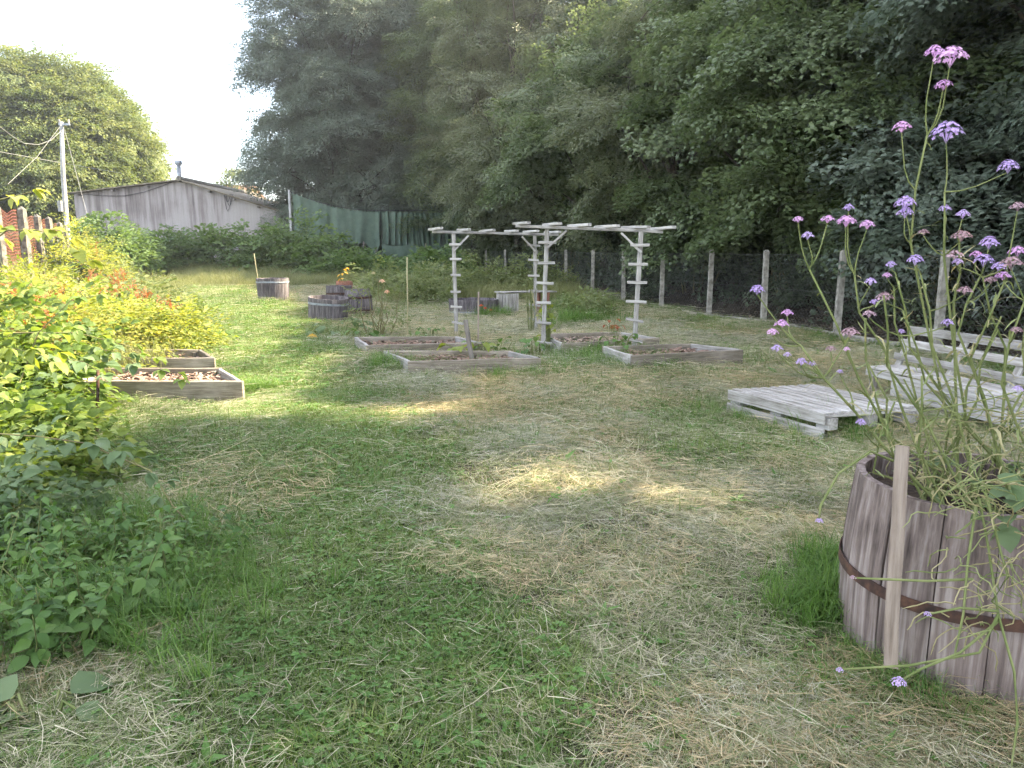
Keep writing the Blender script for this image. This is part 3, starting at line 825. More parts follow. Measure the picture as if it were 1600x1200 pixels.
# ================================================================== BUILDINGS, POLE, NET, FENCES
def shed():
    D = 48.0
    lw, pk, rw_ = P(115, 303, D), P(283, 283, D), P(436, 331, D)
    zb = 0.4
    root = thing('shed', 'long pale rendered shed with black streaks and a low gable behind the hedge', 'shed', ((lw.x + rw_.x) / 2, D, zb))
    m, t, b, N, K = nodes('streaked_render')
    tcn = N('ShaderNodeTexCoord'); m1 = N('ShaderNodeMapping'); m1.inputs['Scale'].default_value = (3.2, 3.2, .16); K(tcn.outputs['Object'], m1.inputs[0])
    a = N('ShaderNodeTexNoise'); a.inputs['Scale'].default_value = 1.0; a.inputs['Detail'].default_value = 9; a.inputs['Roughness'].default_value = .72; K(m1.outputs[0], a.inputs[0])
    c = N('ShaderNodeTexNoise'); c.inputs['Scale'].default_value = .35; c.inputs['Detail'].default_value = 4; K(tcn.outputs['Object'], c.inputs[0])
    mm = N('ShaderNodeMath'); mm.operation = 'MULTIPLY_ADD'; mm.inputs[1].default_value = .6; K(a.outputs[0], mm.inputs[0])
    m4 = N('ShaderNodeMath'); m4.operation = 'MULTIPLY'; m4.inputs[1].default_value = .4; K(c.outputs[0], m4.inputs[0]); K(m4.outputs[0], mm.inputs[2])
    r_ = ramp(N, [(.34, (.08, .068, .068)), (.43, (.20, .175, .17)), (.52, (.31, .285, .28)), (.66, (.37, .345, .335))])
    K(mm.outputs[0], r_.inputs[0]); K(r_.outputs[0], b.inputs['Base Color']); b.inputs['Roughness'].default_value = .95
    w_ = MB()
    back = Vector((0, 14, 0))
    f = [Vector((lw.x, D, zb)), Vector((rw_.x, D, zb)), rw_, pk, lw]
    w_.add(f + [p + back for p in f], [(0, 1, 2, 3, 4), (9, 8, 7, 6, 5), (0, 5, 6, 1), (1, 6, 7, 2), (4, 9, 5, 0)])
    w_.build('wall', m, root)
    def slab(nm, p, q):
        d = (q - p).normalized(); n_ = Vector((-d.z, 0, d.x)); n_ = n_ if n_.z > 0 else -n_
        q2 = q + d * .35
        s = MB(); o = []
        for yy in (-.35, 14.3):
            for pp in (p, q2):
                for hh in (.02, .09):
                    o.append(pp + n_ * hh + Vector((0, yy, 0)))
        s.add(o, [(0, 2, 3, 1), (4, 5, 7, 6), (0, 1, 5, 4), (2, 6, 7, 3), (1, 3, 7, 5), (0, 4, 6, 2)])
        return s.build(nm, M_roof, root)
    rf = slab('roof', pk, lw)
    slab('roof', pk, rw_)
    for (p, q, ts) in ((pk, lw, (.3, .62, .94)), (pk, rw_, (.3, .55, .8, .97))):
        for tt in ts:
            c = p.lerp(q, tt) + Vector((0, -.18, -.10))
            s = MB(); s.box(c, (.11, .34, .11)); s.build('purlin_end', M_dstake, root)
    rc = MB(); rc.tube([pk + Vector((0, -.38, .12)), pk + Vector((0, 14.3, .12))], .17, 8); rc.build('ridge_cap', M_concd, rf)
    fb = P(281, 284, D + 1.0)
    fp = MB(); fp.tube([fb, fb + Vector((0, 0, 1.15))], .14, 10); fo = fp.build('flue_pipe', M_zinc, root, True)
    fc = MB(); fc.tube([fb + Vector((0, 0, 1.02)), fb + Vector((0, 0, 1.08)), fb + Vector((0, 0, 1.30)), fb + Vector((0, 0, 1.32))], [.14, .23, .23, .16], 10); fc.build('flue_cowl', M_zinc, fo, True)
    cb = MB(); cb.tube([P(x, y, D - .06) for x, y in ((130, 303), (160, 306), (195, 306), (225, 300), (255, 290), (272, 283))], .018, 5); cb.build('wall_cable', M_cable, root)
    for k, (x0, x1, yb) in enumerate(((350, 362, 330), (353, 364, 322), (351, 360, 316))):
        lp = MB(); lp.tube([P(x0 + (x1 - x0) * i / 6, 303 + (yb - 303) * math.sin(math.pi * i / 6), D - .06) for i in range(7)], .016, 5); lp.build('cable_loop', M_cable, root)
    # house roof peeping out behind
    D2 = 75
    hr = thing('house', 'brown tiled house roof showing behind the shed roof', 'house', (P(325, 330, D2).x, D2, .5))
    a, b_ = P(300, 289, D2), P(372, 294, D2)
    hw = MB(); hw.add([Vector((a.x, D2, .4)), Vector((b_.x, D2, .4)), Vector((b_.x, D2, a.z - 1.2)), Vector((a.x, D2, a.z - 1.2)), Vector((a.x, D2 + 8, .4)), Vector((b_.x, D2 + 8, .4)), Vector((b_.x, D2 + 8, a.z - 1.2)), Vector((a.x, D2 + 8, a.z - 1.2))],
                      [(0, 1, 2, 3), (1, 5, 6, 2), (5, 4, 7, 6), (4, 0, 3, 7)]); hw.build('wall', M_render, hr)
    rr = MB(); z0, z1 = a.z - 1.3, a.z + .3
    rr.add([(a.x - .4, D2 - .4, z0), (b_.x + .4, D2 - .4, z0), (b_.x + .4, D2 + 4, z1), (a.x - .4, D2 + 4, z1), (a.x - .4, D2 + 8.4, z0), (b_.x + .4, D2 + 8.4, z0)], [(0, 1, 2, 3), (3, 2, 5, 4), (0, 3, 4), (1, 5, 2)])
    rr.build('roof', M_tile, hr)

def pole_and_wires():
    D = 36.0
    tp, bt = P(96, 190, D), P(101, 352, D)
    bz = H(bt.x, D)
    root = thing('utility_pole', 'slim grey utility pole standing left of the shed', 'utility pole', (bt.x, D, bz))
    s = MB(); s.tube([(bt.x + .05, D, bz - .2), tp.lerp(bt, .5), tp], [.12, .105, .08], 10); s.build('pole', M_pole, root, True)
    s = MB(); s.box(tp + Vector((.12, 0, -.12)), (.5, .09, .09)); s.build('bracket', M_zinc, root)
    for k in (-.1, .34):
        s = MB(); s.tube([tp + Vector((k, 0, -.08)), tp + Vector((k, 0, .03)), tp + Vector((k, 0, .10))], [.03, .05, .03], 8); s.build('insulator', M_conc, root, True)
    s = MB(); s.box(P(94, 322, D - .2), (.16, .14, .5)); s.build('junction_box', M_pole, root)
    def wire(label, pts, r=.016):
        q = MB(); pts = [Vector(p) for p in pts]
        o = []
        for i in range(len(pts) - 1):
            for k in range(6): o.append(pts[i].lerp(pts[i + 1], k / 6))
        o.append(pts[-1]); q.tube(o, r, 5)
        ob = q.build('overhead_wire', M_pole, None); tag(ob, label, 'wire', 'wires at the utility pole')
    wire('slack wire sagging from the utility pole towards the upper left', [P(x, y, D - .3 - i * .8) for i, (x, y) in enumerate(((96, 204), (80, 219), (60, 226), (38, 224), (18, 212), (0, 198), (-40, 165)))], .010)
    wire('long thin wire crossing behind the utility pole to the shed roof', [P(-30, 232, 34), P(60, 248, 38), P(190, 271, 47.5)], .010)
    wire('straight guy wire slanting from pole top down to the right', [P(99, 196, D), P(144, 364, D - 1)], .009)
    wire('thin wire dropping steeply left from the pole top', [P(95, 196, D), P(58, 245, D - 3), P(12, 288, D - 6)], .007)

def curtain(name, p0, p1, sag, zb, nh, nf, amp, mat, parent, ph=0.0, nx=150, nz=10, drape=0.0):
    """cloth hung from hooks on a sagging wire: scalloped top, vertical folds"""
    p0, p1 = Vector(p0), Vector(p1)
    d = (p1 - p0); hz = Vector((d.x, d.y, 0)).normalized(); nrm = Vector((-hz.y, hz.x, 0))
    V_, F_ = [], []
    for i in range(nx + 1):
        t_ = i / nx
        top = p0.lerp(p1, t_); top.z -= sag * 4 * t_ * (1 - t_)
        top.z -= .10 * abs(math.sin(math.pi * nh * t_))
        bot = zb[0] + (zb[1] - zb[0]) * t_ + .10 * math.sin(7 * t_ + ph) + drape * math.exp(-((t_ - .93) / .05) ** 2)
        for k in range(nz + 1):
            s_ = k / nz
            u_ = t_ + .02 * math.sin(11 * t_ + ph) + .012 * s_ * math.sin(17 * t_ + 2 * ph)
            a = amp * (.35 + .65 * s_) * (.45 + .9 * abs(math.sin(4.3 * u_ + ph))) * (math.sin(nf * 6.283 * u_ + ph + 1.4 * math.sin(5 * u_ + ph)) + .6 * math.sin(nf * 1.7 * 6.283 * u_ + 1.3 * ph + .8 * s_) * math.sin(9 * u_ + 1))
            V_.append(Vector((top.x, top.y, top.z + (bot - top.z) * s_)) + nrm * a + hz * .05 * math.sin(3 * s_ + 9 * t_))
    for i in range(nx):
        for k in range(nz):
            q = i * (nz + 1) + k
            F_.append((q, q + 1, q + nz + 2, q + nz + 1))
    mb = MB(); mb.add(V_, F_)
    return mb.build(name, mat, parent, True)

def net_screen():
    m = mat_noise('green_netting', [(0.075, 0.115, 0.085), (0.095, 0.14, 0.105), (0.115, 0.165, 0.125)], 2.5, rough=.75, bump=.15, dist=.03)
    A, B = P(453, 300, 42), P(592, 329, 44.5)
    C = P(722, 330, 46)
    root = thing('netting_screen', 'dark green netting curtain hung on a wire from a grey pole', 'net', (A.x, A.y, H(A.x, A.y)))
    curtain('curtain', A + Vector((.12, 0, 0)), B, .28, (P(460, 372, 42).z, P(592, 380, 44.5).z), 22, 5, .07, m, root, .3, 170, 10, -1.1)
    curtain('curtain', B + Vector((.05, .05, 0)), C, .05, (P(592, 384, 44.5).z, P(700, 386, 46).z), 13, 15, .13, m, root, 1.4, 220, 8)
    curtain('lower_curtain', P(596, 381, 44.3), P(722, 381, 45.6), .05, (.35, .35), 3, 6, .04, m, root, 2.2, 90, 5)
    s = MB(); s.tube([(A.x - .05, A.y, H(A.x, A.y) - .2), A + Vector((-.05, 0, .12))], [.075, .06], 10); s.build('support_pole', M_pole, root, True)
    for (x, y0, Yd) in ((515, 282, 47.0), (721, 312, 45.5)):
        p = P(x, y0, Yd); s = MB(); s.tube([(p.x, p.y, 0), p], [.05, .035], 8); s.build('support_pole', M_wire, root, True)
    w_ = MB(); o = []
    for i in range(25):
        t_ = i / 24; q = A.lerp(B, t_); q.z -= .28 * 4 * t_ * (1 - t_); o.append(q + Vector((0, 0, .02)))
    for i in range(1, 13): o.append(B.lerp(C, i / 12) + Vector((0, 0, .02)))
    w_.tube(o, .018, 5); w_.build('support_wire', M_cable, root)
    for (x0, y0, x1, y1, Yd) in ((568, 377, 570, 412, 41), (588, 385, 585, 410, 40.5), (665, 380, 662, 415, 40)):
        s = MB(); q = P(x1, y1, Yd); s.tube([(q.x, q.y, H(q.x, q.y) - .1), P(x0, y0, Yd)], .035, 6); s.build('prop_stake', M_dstake, root)

def chainlink():
    ys = FENCE_Y
    root = thing('chain_link_fence', 'chain link fence with slim concrete posts along the dark wood', 'fence', (fence_x(15.2), 15.2, 0))
    for y in ys:
        x = fence_x(y); z = H(x, y); tl = rnd.uniform(-.03, .03)
        p = MB()
        p.add([(x - .055, y - .055, z - .2), (x + .055, y - .055, z - .2), (x + .055, y + .055, z - .2), (x - .055, y + .055, z - .2),
               (x - .048 + tl, y - .048, 1.56), (x + .048 + tl, y - .048, 1.56), (x + .048 + tl, y + .048, 1.56), (x - .048 + tl, y + .048, 1.56),
               (x - .02 + tl, y - .02, 1.60), (x + .02 + tl, y - .02, 1.60), (x + .02 + tl, y + .02, 1.60), (x - .02 + tl, y + .02, 1.60)],
              [(0, 1, 5, 4), (1, 2, 6, 5), (2, 3, 7, 6), (3, 0, 4, 7), (4, 5, 9, 8), (5, 6, 10, 9), (6, 7, 11, 10), (7, 4, 8, 11), (8, 9, 10, 11)])
        p.build('post', M_conc, root)
    for i in range(len(ys) - 1):
        y0, y1 = ys[i] + .06, ys[i + 1] - .06
        a, b_ = Vector((fence_x(y0), y0, 0)), Vector((fence_x(y1), y1, 0))
        for v in (a, b_): v.z = H(v.x, v.y)
        plank('kerb', a + Vector((0, 0, .01)), b_ + Vector((0, 0, .01)), .10, .16, M_conc, root, wob=.012, n=5)
    y0, y1 = ys[0], ys[-1]
    d = Vector((fence_x(y1) - fence_x(y0), y1 - y0, 0)); Ln = d.length; d.normalize(); nrm = Vector((d.y, -d.x, 0))
    o = Vector((fence_x(y0), y0, 0)) + nrm * .065
    wm = MB()
    step = .10; zt, zl = 1.5, .1
    k = 0
    s = -(zt - zl)
    while s < Ln:
        for sg in (1, -1):
            a0, a1 = s, s + (zt - zl)
            c0, c1 = max(0, a0), min(Ln, a1)
            if c1 - c0 < .05: continue
            f0, f1 = (c0 - a0) / (a1 - a0), (c1 - a0) / (a1 - a0)
            z0, z1 = (zl + (zt - zl) * f0, zl + (zt - zl) * f1) if sg > 0 else (zt - (zt - zl) * f0, zt - (zt - zl) * f1)
            wm.tube([o + d * c0 + Vector((0, 0, z0)), o + d * c1 + Vector((0, 0, z1))], .0013, 3, False)
        s += step
    wm.build('wire_mesh', M_wire, root, kind='stuff')
    for z in (1.5, .8, .12):
        q = MB(); q.tube([o + Vector((0, 0, z)), o + d * Ln + Vector((0, 0, z))], .003, 4); q.build('straining_wire', M_wire, root)

def left_fence():
    spec = [(-8, 318, 14.9), (33, 322, 16.3), (57, 334, 18.5), (75, 338, 20.2), (92, 346, 25.0), (101, 350, 28.5)]
    tops = [P(*q) for q in spec]
    a = tops[1]
    root = thing('post_fence', 'old concrete post fence hung with faded orange barrier mesh', 'fence', (a.x, a.y, H(a.x, a.y)))
    for i, tpt in enumerate(tops):
        z = H(tpt.x, tpt.y); x, y = tpt.x, tpt.y; s = .075
        p = MB(); p.add([(x - s, y - s, z - .2), (x + s, y - s, z - .2), (x + s, y + s, z - .2), (x - s, y + s, z - .2),
                         (x - s * .85, y - s * .85, tpt.z - .07), (x + s * .85, y - s * .85, tpt.z - .07), (x + s * .85, y + s * .85, tpt.z - .07), (x - s * .85, y + s * .85, tpt.z - .07), (x, y, tpt.z)],
                        [(0, 1, 5, 4), (1, 2, 6, 5), (2, 3, 7, 6), (3, 0, 4, 7), (4, 5, 8), (5, 6, 8), (6, 7, 8), (7, 4, 8)])
        p.build('post', M_concd, root)
    for i in range(len(tops) - 1):
        p, q = tops[i], tops[i + 1]
        zt0, zt1 = p.z - .12, q.z - .12
        zl0, zl1 = H(p.x, p.y) + .15, H(q.x, q.y) + .15
        Ln = (Vector((q.x, q.y)) - Vector((p.x, p.y))).length
        s = MB(); off = Vector((-.10, .06, 0))
        nn = int(Ln / .055)
        def pt(t_, f):
            return Vector((p.x + (q.x - p.x) * t_, p.y + (q.y - p.y) * t_, (zl0 + (zl1 - zl0) * t_) * (1 - f) + (zt0 + (zt1 - zt0) * t_ + .06 * math.sin(9 * t_)) * f)) + off + Vector((0, .02 * math.sin(6 * t_), 0))
        for k in range(nn + 1):
            t_ = k / nn; dt = .0075 / Ln
            s.add([pt(t_ - dt, 0), pt(t_ + dt, 0), pt(t_ + dt, .5), pt(t_ - dt, .5), pt(t_ + dt, 1), pt(t_ - dt, 1)], [(0, 1, 2, 3), (3, 2, 4, 5)])
        for k in range(26):
            f = k / 25
            for e in range(4):
                s.add([pt(e / 4, f - .005) , pt((e + 1) / 4, f - .005), pt((e + 1) / 4, f + .005), pt(e / 4, f + .005)], [(0, 1, 2, 3)])
        s.build('barrier_mesh', M_orange, root, kind='stuff')

# ================================================================== GARDEN STRUCTURES
def bed(label, corners, h=.20, th=.045, chips=260, endmat=None, group='raised beds of grey boards', posts=True, plants=None):
    """corners: top corners FL, FR, BR, BL as pixels"""
    c = [G(x, y, h) for x, y in corners]
    cen = sum((Vector(p) for p in c), Vector()) / 4
    root = thing('raised_bed', label, 'raised bed', (cen.x, cen.y, H(cen.x, cen.y)), group)
    BEDS.append([(p.x, p.y) for p in c])
    for i in range(4):
        a, b_ = c[i], c[(i + 1) % 4]
        a = Vector((a.x, a.y, h / 2 - .01)); b_ = Vector((b_.x, b_.y, h / 2 - .01))
        d = (b_ - a).normalized()
        if i % 2: a, b_ = a + d * .026, b_ - d * .026
        else: a, b_ = a - d * .02, b_ + d * .02
        plank('board', a, b_, th, h + .05, (endmat or M_bedend) if i % 2 else M_bedw, root, wob=.006, n=5)
    if posts:
        for p in c:
            q = p + (cen - p).normalized() * .07
            plank('corner_post', (q.x, q.y, -.05), (q.x, q.y, h - .015), .05, .05, M_bedw, root, up=(0, 1, 0))
    s = MB()
    ins = [p + (cen - p).normalized() * .05 for p in c]
    s.add([(p.x, p.y, h - .085) for p in ins] + [(p.x, p.y, -.03) for p in ins], [(0, 1, 2, 3), (0, 4, 5, 1), (1, 5, 6, 2), (2, 6, 7, 3), (3, 7, 4, 0)])
    s.build('soil', M_soil, root)
    s = MB()
    for k in range(chips):
        u, v_ = rnd.random(), rnd.random()
        p = ins[0].lerp(ins[1], u).lerp(ins[3].lerp(ins[2], u), v_)
        M = Matrix.Translation((p.x, p.y, h - .08 + rnd.uniform(.002, .045))) @ Euler((rnd.uniform(-.5, .5), rnd.uniform(-.5, .5), rnd.uniform(0, 6.28))).to_matrix().to_4x4()
        a, b_ = rnd.uniform(.02, .055), rnd.uniform(.008, .022)
        s.add(xf([(-a, -b_, 0), (a, -b_ * .7, .004), (a * .9, b_, 0), (-a * .8, b_ * .8, .006), (0, 0, .012)], M), [(0, 1, 4), (1, 2, 4), (2, 3, 4), (3, 0, 4)])
    s.build('wood_chips', LF_chip, root, kind='stuff')
    return root, c

def pergola(label, lp, rp, lrungs, rrungs, beam, slats, dep, group='slim timber pergolas'):
    """lp/rp: (base px, top px) of the posts; rungs: pixel rows and spans; all at true depth"""
    (lb, lt), (rb, rt_) = lp, rp
    A, B = G(*lb), G(*rb)
    At, Bt = P(lt[0], lt[1], A.y), P(rt_[0], rt_[1], B.y)
    root = thing('pergola', label, 'pergola', ((A.x + B.x) / 2, (A.y + B.y) / 2, 0), group)
    for (p, q) in ((A, At), (B, Bt)):
        plank('post', (p.x, p.y, -.1), (q.x, q.y, q.z), .066, .066, M_pal, root, up=(0, 1, 0), wob=.005, n=6)
    for (base, top, rows) in ((A, At, lrungs), (B, Bt, rrungs)):
        for (x0, x1, y0, y1) in rows:
            Yd = base.y - .047
            plank('rung', P(x0, y0, Yd), P(x1, y1, Yd), .042, .024, M_pal, root, up=(0, -1, .12), wob=.003, n=3)
    # beam along the tops of the posts
    d = (Bt - At)
    b0, b1 = P(beam[0][0], beam[0][1], A.y - d.normalized().y * 0), P(beam[1][0], beam[1][1], B.y)
    plank('beam', Vector((b0.x, b0.y, b0.z)), Vector((b1.x, b1.y, b1.z)), .04, .045, M_pal, root, wob=.004, n=6)
    bd = (b1 - b0).normalized(); pr = Vector((bd.y, -bd.x, 0)).normalized()
    ang = R(24)
    pr = Vector((math.sin(ang), -math.cos(ang), 0))
    for (x, ln) in slats:
        t_ = (x - beam[0][0]) / (beam[1][0] - beam[0][0])
        c = b0.lerp(b1, t_) + Vector((0, 0, .046 + rnd.uniform(-.004, .004)))
        a_ = ang + rnd.uniform(-.06, .06)
        pr = Vector((math.sin(a_), -math.cos(a_), rnd.uniform(-.02, .02)))
        plank('top_slat', c - pr * ln / 2, c + pr * ln / 2, .065, .042, M_pal, root, wob=.003, n=3)
    for (p, s_) in ((At, 1), (Bt, -1)):
        e = p + bd * .30 * s_ + Vector((0, -.055, -.03)); f = Vector((p.x, p.y - .055, p.z - .30))
        plank('brace', f, e, .035, .025, M_pal, root, up=(0, -1, 0), wob=.002, n=3)
    return root, A, B, At, Bt

def cask(name, label, c, r0, r1, h, ns=22, hoops=(.8,), tilt=(0, 0), mat=None, hmat=None, group=None, hoopw=.045, bulge=.0, soil=.12, inner=None, jag=.006, rot0=0.0):
    """an open half cask: separate staves with gaps, iron hoops, soil inside"""
    z0 = H(c[0], c[1])
    root = thing(name, label, 'barrel', (c[0], c[1], z0), group)
    T = Matrix.Translation((c[0], c[1], z0 - .02)) @ Euler((tilt[0], tilt[1], 0)).to_matrix().to_4x4()
    def rad(f): return r0 + (r1 - r0) * f + bulge * math.sin(math.pi * f)
    th = .03
    a = rot0
    wd = [rnd.uniform(.8, 1.25) for _ in range(ns)]; tot = sum(wd)
    for i in range(ns):
        da = 2 * math.pi * wd[i] / tot
        g = .0016 / r0 + rnd.uniform(0, .0022) / r0
        hh = h + rnd.uniform(-jag, jag); dr = rnd.uniform(-.004, .004)
        V_, F_ = [], []
        nz_, na = 6, 3
        mid = a + da / 2
        cz = Vector((math.cos(mid), math.sin(mid), 0))
        for side in (0, 1):
            for k in range(nz_):
                f = k / (nz_ - 1)
                for j in range(na):
                    an = a + g + (da - 2 * g) * j / (na - 1)
                    r = rad(f) + dr - th * side
                    V_.append((r * math.cos(an), r * math.sin(an), hh * f))
        def I(s_, k, j): return s_ * nz_ * na + k * na + j
        for k in range(nz_ - 1):
            for j in range(na - 1):
                F_.append((I(0, k, j), I(0, k, j + 1), I(0, k + 1, j + 1), I(0, k + 1, j)))
                F_.append((I(1, k, j + 1), I(1, k, j), I(1, k + 1, j), I(1, k + 1, j + 1)))
            F_.append((I(0, k, 0), I(0, k + 1, 0), I(1, k + 1, 0), I(1, k, 0)))
            F_.append((I(0, k + 1, na - 1), I(0, k, na - 1), I(1, k, na - 1), I(1, k + 1, na - 1)))
        for j in range(na - 1):
            F_.append((I(0, nz_ - 1, j), I(0, nz_ - 1, j + 1), I(1, nz_ - 1, j + 1), I(1, nz_ - 1, j)))
        # stave-local frame with X up the stave so that the grain runs along it
        B_ = Matrix(((0, 0, 1, 0), (0, 1, 0, 0), (-1, 0, 0, 0), (0, 0, 0, 1))).transposed()
        Bz = Matrix.Rotation(mid, 4, 'Z')
        Lm = Bz @ Matrix(((0, 0, 1, r0), (0, 1, 0, 0), (1, 0, 0, h / 2), (0, 0, 0, 1)))
        inv = Lm.inverted()
        me_ = mesh_of('stave', [inv @ Vector(p) for p in V_], F_, mat or M_cask)
        link(bpy.data.objects.new('stave', me_), root, T @ Lm)
        a += da
    for f in hoops:
        s = MB(); n = 90; V_, F_ = [], []
        for k in range(n):
            an = 2 * math.pi * k / n
            wob = .006 * math.sin(3 * an)
            for (r, z) in ((rad(f) + .005, -hoopw / 2), (rad(f) + .009, -hoopw / 2), (rad(f) + .009, hoopw / 2), (rad(f) + .005, hoopw / 2)):
                V_.append((r * math.cos(an), r * math.sin(an), h * f + z + wob))
        for k in range(n):
            for j in range(4):
                F_.append((k * 4 + j, ((k + 1) % n) * 4 + j, ((k + 1) % n) * 4 + (j + 1) % 4, k * 4 + (j + 1) % 4))
        s.add(V_, F_); s.build('hoop', hmat or M_zinc, root, False, M=T)
    s = MB(); n = 24
    V_ = [((rad(.9) - .04) * math.cos(6.283 * k / n), (rad(.9) - .04) * math.sin(6.283 * k / n), h - soil) for k in range(n)] + [(0, 0, h - soil + .03)]
    s.add(V_, [(k, (k + 1) % n, n) for k in range(n)]); s.build('soil', M_soil, root, True, M=T)
    return root, T, rad

def stick(name, label, cat, p0, p1, r, mat, square=False, group=None, cap=None):
    if square:
        o = plank(name, p0, p1, r, r * .8, mat, None, up=(0, 1, 0), wob=.003, n=5)
    else:
        s = MB(); s.tube(bend(p0, p1, 5, 0, .006), [r, r, r * .95, r * .9, r * .85], 7); o = s.build(name, mat, None, True)
    return tag(o, label, cat, group)

def pallet_table():
    h = .24
    Lc, Fc, Rc, Bc = G(1142, 608, h), G(1290, 645, h), G(1432, 634, h), G(1286, 602, h)
    # square up: long direction u (L->F), across v (F->R)
    u = (Fc - Lc); v_ = (Rc - Fc)
    root = thing('pallet_table', 'low grey pallet table with a slatted top on the mown hay', 'table', (Lc + u / 2 + v_ / 2).to_tuple()[:2] + (0,))
    uu, vv = u.normalized(), v_.normalized()
    n = 9
    for i in range(n):
        f = (i + .5) / n
        a = Lc + v_ * f; b_ = Fc + v_ * f
        plank('top_slat', a + Vector((0, 0, -.011)) - uu * rnd.uniform(0, .012), b_ + Vector((0, 0, -.011)) + uu * rnd.uniform(0, .012), v_.length / n - .034, .022, M_white, root, wob=.003)
    for f in (.035, .5, .965):
        a = Lc + u * f; b_ = Rc - u + u * f + Vector()
        a2 = Lc + u * f; b2 = a2 + v_
        plank('bearer', a2 + Vector((0, 0, -.036)), b2 + Vector((0, 0, -.036)), .10, .024, M_pal, root)
    for f in (0.0, .5, 1.0):
        for g in (.04, .5, .96):
            c = Lc + v_ * (.07 if f == 0 else (.93 if f == 1 else .5)) + u * g
            M = frame(c, c + uu)
            s = MB(); s.box((0, 0, 0), (.14, .10, .10)); M.translation = Vector((c.x, c.y, h - .10)); s.build('block', M_pal, root, M=M)
    for f in (.0, 1.0):
        off = v_ * f + vv * (-.013 if f == 0 else .013)
        plank('side_board', Lc + off + Vector((0, 0, -.055)) - uu * .01, Fc + off + Vector((0, 0, -.055)) + uu * .01, .022, .10, M_white, root)
        plank('side_board', Lc + off + Vector((0, 0, -.19)) - uu * .02, Fc + off + Vector((0, 0, -.19)) + uu * .01, .022, .10, M_white, root)
    for f in (.05, .5, .95):
        a = Lc + u * f + Vector((0, 0, -.225)); plank('bottom_bearer', a, a + v_, .09, .022, M_pal, root)

def pallet_bench():
    zs, zb = .33, .73
    A = G(1352, 573, zs); B = G(1612, 632, zs)          # front edge of the seat
    u = (B - A).normalized(); n_ = Vector((-u.y, u.x, 0))   # towards the back
    Ln = (B - A).length + .1
    root = thing('pallet_bench', 'whitewashed pallet bench with an open slatted back behind the verbena', 'bench', (A + u * Ln / 2 + n_ * .25).to_tuple()[:2] + (0,))
    for i in range(4):
        o = n_ * (.06 + .115 * i)
        plank('seat_slat', A + o, A + o + u * Ln, .10, .022, M_white, root, wob=.004)
    plank('seat_rail', A + n_ * .02 + Vector((0, 0, -.055)), A + n_ * .02 + u * Ln + Vector((0, 0, -.055)), .022, .07, M_pal, root)
    plank('front_board', A + u * .42 + n_ * .01 + Vector((0, 0, -.17)), A + u * Ln + n_ * .01 + Vector((0, 0, -.17)), .025, .15, M_pal, root)
    for f in (.04, .5, .97):
        for g in (.05, .42):
            p = A + u * Ln * f + n_ * g
            plank('leg', (p.x, p.y, -.03), (p.x, p.y, zs - .02), .075, .06, M_dstake, root, up=(0, 1, 0))
    back0 = A + n_ * .50 - u * .16
    for f in (.02, .36, .70, .99):
        p = back0 + u * Ln * f
        plank('back_upright', (p.x, p.y, zs - .05), Vector((p.x, p.y, zb)) + n_ * .14 + u * .06, .085, .025, M_white, root, up=-n_)
    for (f, wd_) in ((.96, .09), (.60, .08), (.22, .075)):
        o = n_ * (.14 * f - .028) + Vector((0, 0, (zb - zs) * f))
        plank('back_slat', back0 + o - u * .02 + u * .06 * f, back0 + o + u * (Ln + .16), .022, wd_, M_white, root, up=(0, 0, 1))

def box_table():
    z = .60
    a, b_ = G(794, 497), G(858, 494)
    root = thing('plank_table', 'small plank potting table with one slab side behind the pergola', 'table', ((a.x + b_.x) / 2, a.y, 0))
    W_ = .42
    d = (b_ - a).normalized(); n_ = Vector((-d.y, d.x, 0))
    for i in range(4):
        p = a + n_ * (-.02 + W_ * (i + .5) / 4) - d * .0
        plank('side_board', (p.x, p.y, -.02), (p.x, p.y, z - .02), W_ / 4 - .008, .03, M_bedend, root, up=d)
        q = b_ + n_ * (W_ * (i + .5) / 4)
        if i in (0, 3): plank('leg', (q.x, q.y, -.02), (q.x, q.y, z - .02), .09, .06, M_redw, root, up=d)
    for i in range(3):
        o = n_ * W_ * (i + .5) / 3 + Vector((0, 0, z))
        plank('top_board', a + o - d * .06, b_ + o + d * .28, W_ / 3 - .006, .03, M_bedend, root)
    # an old front panel so that the side facing left reads as pale boards
    for i in range(3):
        p = a + d * (.06 + .105 * i)
        plank('front_board', (p.x, p.y - .03, -.02), (p.x, p.y - .03, z - .02), .095, .02, M_bedend, root, up=(0, -1, 0))

